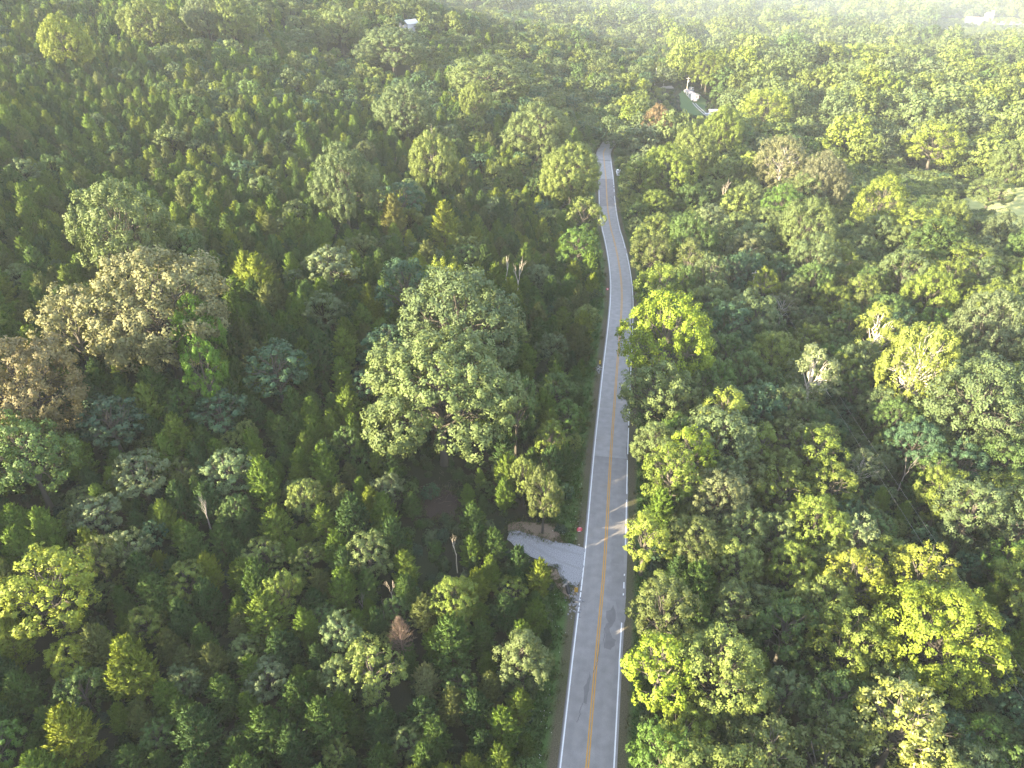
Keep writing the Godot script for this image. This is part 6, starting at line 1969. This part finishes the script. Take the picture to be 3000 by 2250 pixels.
	tree("oak", "lime3", 72.66, 88.87, 4.54, 13.26, "lime green round-headed tree down right of the bare grey tree")
	tree("syc", "sage", 117.69, 133.17, 5.86, 17.98, "big sage green tall tree below the yellow green tree at the right edge")
	tree("lay", "olive", 52.27, 104.74, 4.9, 11.28, "big dull olive tiered tree above the yellow olive tree below the pale mint tree")
	tree("oak", "olive", 40.08, 91.54, 4.46, 11.07, "dull olive round-headed tree up right of the grey olive tree")
	tree("oak", "lime3", 57.3, 133.05, 5.73, 15.62, "big lime green round-headed tree right of the dark green tree")
	tree("oak", "lime3", 57.5, 74.6, 3.96, 9.81, "lime green round-headed tree left of the feathery yellow tree")
	tree("lay", "lime3", 109.53, 127.61, 5.55, 13.37, "big lime green tiered tree up right of the large grey green tree")
	tree("oak", "blue", 80.61, 97.37, 4.6, 12.8, "blue green round-headed tree right of the bare grey tree")
	tree("oak", "sage", 41.55, 79.06, 3.97, 11.02, "sage green round-headed tree right of the sage tree in the middle")
	tree("oak", "sage", 40.77, 110.89, 4.88, 13.36, "big sage green round-headed tree above the tall bright lime tree")
	tree("oak", "lime2", 107.69, 164.03, 6.46, 19.19, "big yellow green round-headed tree up right of the bright yellow tree")
	tree("oak", "sage", 49.07, 73.91, 3.8, 9.81, "sage green round-headed tree down left of the whitish green crown")
	tree("oak", "sage2", 107.01, 177.91, 6.86, 18.96, "big grey green round-headed tree below the bright tree at the")
	tree("lay", "green", 38.06, 116.91, 5.01, 12.66, "big green tiered tree up left of the tall bright lime tree")
	tree("oak", "lime2", 41.85, 72.53, 3.68, 11.17, "yellow green round-headed tree above the small vivid green egg-shaped tree")
	tree("lay", "yolive", 53.08, 72.17, 3.68, 8.79, "yellow olive tiered tree below the whitish green crown")
	tree("oak", "sage2", 86.31, 187.52, 6.99, 20, "big grey green round-headed tree below the sage tree above the narrow lime yellow tree")
	tree("syc", "lime3", 117.6, 173.15, 6.44, 18.72, "big lime green tall tree down left of the dark round tree")
	tree("oak", "sage", -20.23, 69.45, 3.38, 9.61, "sage green round-headed tree right of the spiky yellow green cedar")
	tree("oak", "sage2", 75.08, 116.87, 4.83, 12.42, "big grey green round-headed tree down left of the bright yellow wide tree")
	tree("oak", "sage2", 35.2, 89.53, 3.97, 11.98, "grey green round-headed tree above the grey olive tree")
	tree("oak", "sage", 54.71, 113.93, 4.68, 13.3, "big sage green round-headed tree down left of the pale mint tree")
	tree("syc", "sage2", 125.24, 174.77, 6.35, 18.49, "big grey green tall tree left of the yellow green tree at the right edge")
	tree("lay", "lime3", -44.31, 64.82, 3.19, 7.27, "lime green tiered tree down right of the glossy yellow green tree")
	tree("oak", "green", -50.52, 49.05, 2.72, 7.92, "small green round-headed tree down right of the small lime yellow tree")
	tree("oak", "vivid2", 41.9, 121.45, 4.77, 13.4, "big fresh green round-headed tree down left of the dark green tree")
	tree("oak", "sage", 24.68, 95.86, 4, 11.77, "sage green round-headed tree left of the bright lime tree at the")
	tree("oak", "sage", 96.2, 140.25, 5.31, 15.83, "big sage green round-headed tree up right of the bright yellow wide tree")
	tree("oak", "green", 75.02, 111.37, 4.5, 13.2, "green round-headed tree above the bare grey tree")
	tree("syc", "blue", 34.97, 146.11, 5.3, 16.03, "big blue green tall tree above the bright yellow green tree leaning")
	tree("syc", "olive", 49.88, 182.7, 6.32, 20, "big dull olive tall tree below the fresh green dome")
	tree("oak", "green", 49.52, 125.86, 4.81, 14.18, "big green round-headed tree down right of the dark green tree")
	tree("lay", "green", 58.94, 82.52, 3.68, 7.9, "green tiered tree right of the whitish green crown")
	tree("oak", "lime2", 143.09, 179.95, 6.27, 15.51, "big yellow green round-headed tree down right of the dark round tree")
	tree("oak", "sage", 136.26, 170.56, 6, 15.06, "big sage green round-headed tree down right of the dark round tree")
	tree("oak", "green", 82.13, 150.69, 5.46, 14.63, "big green round-headed tree left of the bright yellow tree")
	tree("oak", "vivid2", 91.37, 133.92, 4.98, 14.47, "big fresh green round-headed tree right of the bright yellow wide tree")
	tree("oak", "olive", -56.36, 66.58, 3.02, 8.82, "dull olive round-headed tree up right of the olive cedar rising")
	tree("oak", "sage2", 77.05, 90.79, 3.82, 9.69, "grey green round-headed tree down right of the bare grey tree")
	tree("oak", "sage2", 78.2, 134.49, 4.95, 13.4, "big grey green round-headed tree down left of the bright yellow tree")
	tree("oak", "green", 92.35, 155.34, 5.47, 16.25, "big green round-headed tree up right of the bright yellow tree")
	tree("syc", "green", 75.56, 96.17, 3.92, 11.78, "green tall tree down right of the bare grey tree")
	tree("syc", "yolive", 112.99, 184.1, 6.11, 18.15, "big yellow olive tall tree below the bright tree at the")
	tree("lay", "lime3", 94.73, 100.29, 4.03, 8.74, "lime green tiered tree up right of the yellow green tree at the photo's")
	tree("oak", "vivid2", 104.73, 152.92, 5.35, 13.93, "big fresh green round-headed tree up right of the bright yellow wide tree")
	tree("oak", "vivid2", 30.09, 101.34, 3.88, 10.47, "fresh green round-headed tree up left of the bright lime tree at the")
	tree("lay", "olive", 41.98, 98.25, 3.87, 8.83, "dull olive tiered tree down left of the yellow green tree right")
	tree("oak", "olive", 91.81, 162.43, 5.51, 13.3, "big dull olive round-headed tree up left of the bright yellow tree")
	tree("oak", "lime3", 93.73, 190.24, 6.12, 16.75, "big lime green round-headed tree above the small round yellow green tree")
	tree("oak", "blue", 62.81, 181.54, 5.89, 17.42, "big blue green round-headed tree left of the narrow lime yellow tree")
	tree("oak", "lime2", -30.86, 63.43, 2.84, 8.51, "small yellow green round-headed tree up right of the yellow green cedar at the centre")
	tree("syc", "sage2", 52.63, 172.19, 5.58, 20, "big grey green tall tree above the dim sage tree")
	tree("oak", "sage", -20.87, 51.46, 2.53, 7.09, "small sage green round-headed tree left of the olive green oak")
	tree("lay", "yolive", -35.38, 70.51, 2.99, 6.73, "small yellow olive tiered tree above the yellow green cedar at the centre")
	tree("oak", "yolive", 85.05, 131.65, 4.64, 11.26, "big yellow olive round-headed tree down left of the bright yellow wide tree")
	tree("oak", "sage2", 103.67, 135.7, 4.72, 12.96, "big grey green round-headed tree above the large grey green tree")
	tree("oak", "green", 55.32, 124.66, 4.4, 10.92, "green round-headed tree left of the pale mint tree")
	tree("syc", "blue", 91.99, 146.62, 4.91, 16.98, "big blue green tall tree right of the bright yellow tree")
	tree("oak", "green", -40.35, 44.52, 2.34, 5.81, "small green round-headed tree below the golden cedar with a lit flank")
	tree("oak", "green", 98.1, 177.46, 5.61, 14.26, "big green round-headed tree up right of the small round yellow green tree")
	tree("oak", "lime3", 73.41, 131.83, 4.49, 11.8, "lime green round-headed tree right of the pale mint tree")
	tree("oak", "green", 79.01, 106.06, 3.85, 10.89, "green round-headed tree up right of the bare grey tree")
	tree("oak", "lime3", 27.77, 115.07, 3.96, 10.47, "lime green round-headed tree above the dark sage tree")
	tree("oak", "green", 97.51, 116.14, 4.07, 10.81, "green round-headed tree down right of the large grey green tree")
	tree("oak", "sage", 109.44, 171.4, 5.31, 14.5, "big sage green round-headed tree up right of the bright yellow tree")
	tree("oak", "green", 82.12, 176.37, 5.41, 16.19, "big green round-headed tree up left of the small round yellow green tree")
	tree("lay", "olive", 61.25, 188.38, 5.74, 11.99, "big dull olive tiered tree down left of the thin olive tree")
	tree("oak", "sage", 97.74, 130.61, 4.32, 12.76, "sage green round-headed tree right of the bright yellow wide tree")
	tree("oak", "lime3", -47.3, 58.6, 2.5, 6.71, "small lime green round-headed tree above the golden cedar with a lit flank")
	tree("oak", "yolive", -31.86, 80.64, 2.97, 7.93, "small yellow olive round-headed tree down left of the yellow green cedar left")
	tree("oak", "lime2", 94.16, 124.72, 4.12, 11.28, "yellow green round-headed tree up left of the large grey green tree")
	tree("oak", "sage", 44.54, 139.55, 4.4, 11.11, "sage green round-headed tree left of the dark green tree")
	tree("oak", "sage", 55.55, 163.24, 4.96, 13.27, "big sage green round-headed tree right of the dim sage tree")
	tree("oak", "sage2", -40, 51.48, 2.33, 6.13, "small grey green round-headed tree right of the golden cedar with a lit flank")
	tree("oak", "yolive", 127.41, 153.65, 4.73, 11.69, "big yellow olive round-headed tree below the yellow green tree at the right edge")
	tree("oak", "yolive", 57.79, 105.9, 3.62, 9.79, "yellow olive round-headed tree above the yellow-dotted tree in the valley")
	tree("lay", "sage", 103.29, 114.25, 3.85, 9.28, "sage green tiered tree down right of the large grey green tree")
	tree("lay", "yolive", 102.94, 188.19, 5.49, 11.59, "big yellow olive tiered tree up right of the small round yellow green tree")
	tree("oak", "green", 100.76, 145.4, 4.49, 11.49, "green round-headed tree up right of the bright yellow wide tree")
	tree("oak", "olive", 109.29, 133.5, 4.21, 11.37, "dull olive round-headed tree up right of the large grey green tree")
	tree("oak", "green", 38.1, 126.86, 3.96, 11.62, "green round-headed tree left of the dark green tree")
	tree("oak", "blue", 77.04, 184.3, 5.28, 13.19, "big blue green round-headed tree right of the narrow lime yellow tree")
	tree("oak", "yolive", 94.17, 172.04, 4.98, 14.62, "big yellow olive round-headed tree right of the small round yellow green tree")
	tree("oak", "green", 59.6, 114.02, 3.71, 9.14, "green round-headed tree below the pale mint tree")
	tree("oak", "yolive", 38.08, 137.26, 4.14, 11.96, "yellow olive round-headed tree right of the bright yellow green tree leaning")
	tree("oak", "green", 46, 171.34, 4.86, 14.63, "big green round-headed tree up left of the dim sage tree")
	tree("syc", "green", 48.34, 149.92, 4.39, 15.81, "green tall tree down right of the dim sage tree")
	tree("syc", "sage", 103.77, 125.05, 3.9, 11.7, "sage green tall tree up right of the large grey green tree")
	tree("oak", "sage2", 43.17, 127.75, 3.89, 11.03, "grey green round-headed tree down left of the dark green tree")
	tree("oak", "lime2", -83.4, 100.79, 3.07, 7.68, "yellow green round-headed tree above the rusty brown oak")
	tree("oak", "green", 76.11, 142.78, 4.23, 10.74, "green round-headed tree up right of the pale mint tree")
	tree("lay", "green", -6.64, 52.05, 2.21, 5.51, "small green tiered tree right of the pale straw cedar")
	tree("syc", "green", 127.61, 162.11, 4.59, 15.94, "green tall tree below the yellow green tree at the right edge")
	tree("oak", "blue", 69.07, 189.21, 5.17, 14.94, "big blue green round-headed tree below the thin olive tree")
	tree("syc", "lime2", 6.78, 98.16, 3.13, 10.57, "yellow green tall tree above the shaded cedar leaning towards the")
	tree("lay", "sage2", 75.54, 158.19, 4.48, 11.76, "grey green tiered tree down left of the small round yellow green tree")
	tree("oak", "green", 50.23, 120.51, 3.66, 9.93, "green round-headed tree up right of the tall bright lime tree")
	tree("syc", "green", 118.9, 186.9, 5.02, 16.68, "big green tall tree left of the yellow green tree below the dark round tree")
	tree("lay", "lime2", -0.2, 66.52, 2.46, 5.2, "small yellow green tiered tree down left of the gravel drive")
	tree("oak", "vivid2", 73.03, 137.76, 3.96, 10.87, "fresh green round-headed tree up right of the pale mint tree")
	tree("oak", "sage", -11.89, 44.12, 1.96, 4.94, "small sage green round-headed tree below the pale straw cedar")
	tree("syc", "green", 59.28, 140.32, 3.96, 11.98, "green tall tree down right of the grey green tree below the tan half-dead tree")
	tree("oak", "vivid2", -57.08, 98.68, 2.92, 7.13, "small fresh green round-headed tree down left of the lower vivid green tree")
	tree("syc", "green", 74.34, 127.22, 3.69, 10.69, "green tall tree right of the pale mint tree")
	tree("oak", "sage", -33.86, 55.95, 2.16, 5.62, "small sage green round-headed tree up left of the small pale tiered tree")
	tree("oak", "sage2", 99.85, 161.86, 4.38, 11.97, "grey green round-headed tree up right of the bright yellow tree")
	tree("oak", "olive", -51.62, 84.23, 2.63, 6.41, "small dull olive round-headed tree up left of the low grey dead bush")
	tree("oak", "sage", 111.93, 190.49, 4.9, 12.46, "big sage green round-headed tree down left of the bright tree at the")
	tree("oak", "vivid2", 99.01, 125.3, 3.63, 9.51, "fresh green round-headed tree up left of the large grey green tree")
	tree("lay", "green", -25.3, 61.21, 2.23, 4.86, "small green tiered tree up left of the pale mint green round tree")
	tree("oak", "yolive", -19.48, 42.76, 1.86, 4.89, "small yellow olive round-headed tree below the olive green oak")
	tree("lay", "sage2", -54.56, 103.6, 2.92, 7.11, "small grey green tiered tree below the lower vivid green tree")
	tree("lay", "yolive", -29.32, 70.2, 2.36, 6.15, "small yellow olive tiered tree left of the spiky yellow green cedar")
	tree("oak", "green", 52.49, 190.39, 4.76, 13.33, "big green round-headed tree below the fresh green dome")
	tree("oak", "sage2", 114.7, 167.01, 4.32, 11.03, "grey green round-headed tree up right of the bright yellow wide tree")
	tree("lay", "yolive", 43.39, 164.39, 4.22, 9.02, "yellow olive tiered tree left of the dim sage tree")
	tree("oak", "olive", 140.69, 186.84, 4.64, 13.19, "big dull olive round-headed tree left of the yellow green tree at the right edge")
	tree("syc", "lime3", -7.38, 59.04, 2.1, 7.64, "small lime green tall tree right of the dead purple brown cedar")
	tree("oak", "green", -41.63, 77.91, 2.42, 6.89, "small green round-headed tree right of the low grey dead bush")
	tree("oak", "lime2", 54.87, 138.58, 3.7, 9.45, "yellow green round-headed tree right of the dark green tree")
	tree("oak", "green", 43.51, 150.68, 3.87, 9.78, "green round-headed tree up right of the bright yellow green tree leaning")
	tree("oak", "green", -15.6, 62.56, 2.12, 5.19, "small green round-headed tree right of the thin bare snag directly")
	tree("oak", "green", -68.06, 95.34, 2.61, 6.69, "small green round-headed tree up left of the dim blue green tree")
	tree("oak", "lime3", 84.24, 160.93, 4.02, 12.16, "lime green round-headed tree down right of the small round yellow green tree")
	tree("lay", "olive", -18.33, 55.15, 1.98, 4.37, "small dull olive tiered tree up left of the olive green oak")
	tree("oak", "olive", 73.97, 152.89, 3.85, 10.22, "dull olive round-headed tree down left of the small round yellow green tree")
	tree("oak", "olive", 77.33, 148.37, 3.75, 10.2, "dull olive round-headed tree up right of the pale mint tree")
	tree("oak", "lime2", 113.18, 151.27, 3.8, 11.3, "yellow green round-headed tree up right of the bright yellow wide tree")
	tree("oak", "green", 121.26, 140.33, 3.61, 9.34, "green round-headed tree up right of the large grey green tree")
	tree("lay", "olive", 77.34, 163.1, 4.01, 8.59, "dull olive tiered tree down right of the tan half-dead tree")
	tree("oak", "olive", 71.47, 181.45, 4.33, 11.77, "dull olive round-headed tree down right of the narrow lime yellow tree")
	tree("oak", "olive", 56.61, 182.11, 4.34, 10.71, "dull olive round-headed tree above the dim sage tree")
	tree("oak", "lime2", 135.89, 163.29, 3.96, 11.01, "yellow green round-headed tree down right of the yellow green tree at the right edge")
	tree("oak", "green", -27.52, 93.3, 2.55, 7.58, "small green round-headed tree up right of the yellow green cedar left")
	tree("oak", "sage2", 104, 168.94, 4.06, 9.65, "grey green round-headed tree above the bright yellow wide tree")
	tree("oak", "lime2", 56.3, 176.65, 4.15, 10.35, "yellow green round-headed tree up right of the dim sage tree")
	tree("lay", "sage", -63.9, 77.72, 2.23, 5.16, "small sage green tiered tree up left of the low grey green tiered tree")
	tree("syc", "lime2", 98.95, 155.49, 3.75, 12.08, "yellow green tall tree right of the bright yellow tree")
	tree("lay", "yolive", -30.85, 67.11, 2.08, 4.42, "small yellow olive tiered tree up right of the yellow green cedar at the centre")
	tree("oak", "yolive", 59.88, 159.09, 3.76, 10.12, "yellow olive round-headed tree left of the grey green tree below the tan half-dead tree")
	tree("oak", "sage2", 133.61, 159.45, 3.77, 10.87, "grey green round-headed tree down right of the yellow green tree at the right edge")
	tree("oak", "sage2", 50.79, 165.92, 3.84, 11.32, "grey green round-headed tree up left of the dim sage tree")
	tree("oak", "yolive", 42.06, 175.03, 3.94, 9.94, "yellow olive round-headed tree down right of the dull olive tree")
	tree("syc", "olive", 92.49, 178.7, 4.03, 11.88, "dull olive tall tree up right of the small round yellow green tree")
	tree("lay", "sage", 41.23, 169.6, 3.83, 9.88, "sage green tiered tree left of the dim sage tree")
	tree("oak", "yolive", 96.5, 184.69, 4.13, 11.36, "yellow olive round-headed tree up right of the small round yellow green tree")
	tree("syc", "green", 77.45, 190.17, 4.19, 14.43, "green tall tree up right of the narrow lime yellow tree")
	tree("syc", "sage", 76.31, 172.72, 3.89, 14.15, "sage green tall tree up right of the tan half-dead tree")
	tree("oak", "sage2", 122.31, 166.65, 3.8, 9.73, "grey green round-headed tree below the yellow green tree below the dark round tree")
	tree("oak", "green", 96.92, 166.01, 3.77, 10.86, "green round-headed tree above the bright yellow tree")
	tree("oak", "yolive", 75.74, 177.79, 3.95, 9.93, "yellow olive round-headed tree above the tan half-dead tree")
	tree("syc", "vivid2", 126.68, 168.38, 3.75, 12.66, "fresh green tall tree down left of the yellow green tree at the right edge")
	extra("cedar", "lit", 87.14, 179.85, 1.86, 5.16)
	extra("lay", "sage", -54.9, 63.27, 1.9, 4.71)
	extra("lay", "sage", 115.74, 161.57, 3.62, 8.53)
	extra("oak", "green", 131.6, 167.49, 3.7, 9.28)
	extra("oak", "sage", -34.14, 82.98, 2.15, 5.25)
	extra("oak", "green", 119.05, 180.45, 3.82, 9.81)
	extra("oak", "yolive", -45.69, 92.03, 2.24, 6.2)
	extra("oak", "yolive", -89.29, 102.6, 2.33, 6.63)
	extra("oak", "lime2", 38.1, 177.28, 3.71, 9.1)
	extra("oak", "sage2", 148.82, 182.67, 3.82, 11.44)
	extra("lay", "green", -63.79, 94.96, 2.24, 5.41)
	extra("lay", "sage2", 82.2, 182.43, 3.79, 9.78)
	extra("lay", "green", 134.44, 176.26, 3.69, 7.87)
	extra("oak", "yolive", 137.22, 191.57, 3.86, 10.61)
	extra("lay", "olive", -58.91, 89.04, 2.12, 5.19)
	extra("syc", "sage", 123.71, 180.48, 3.62, 11.81)
	extra("oak", "lime3", -64.25, 74.41, 1.82, 4.38)
	extra("oak", "yolive", -44.51, 94.3, 2.03, 6.04)
	extra("lay", "sage", -29.27, 81.77, 1.81, 4.58)
	extra("oak", "green", -4.42, 87.7, 1.82, 4.32)
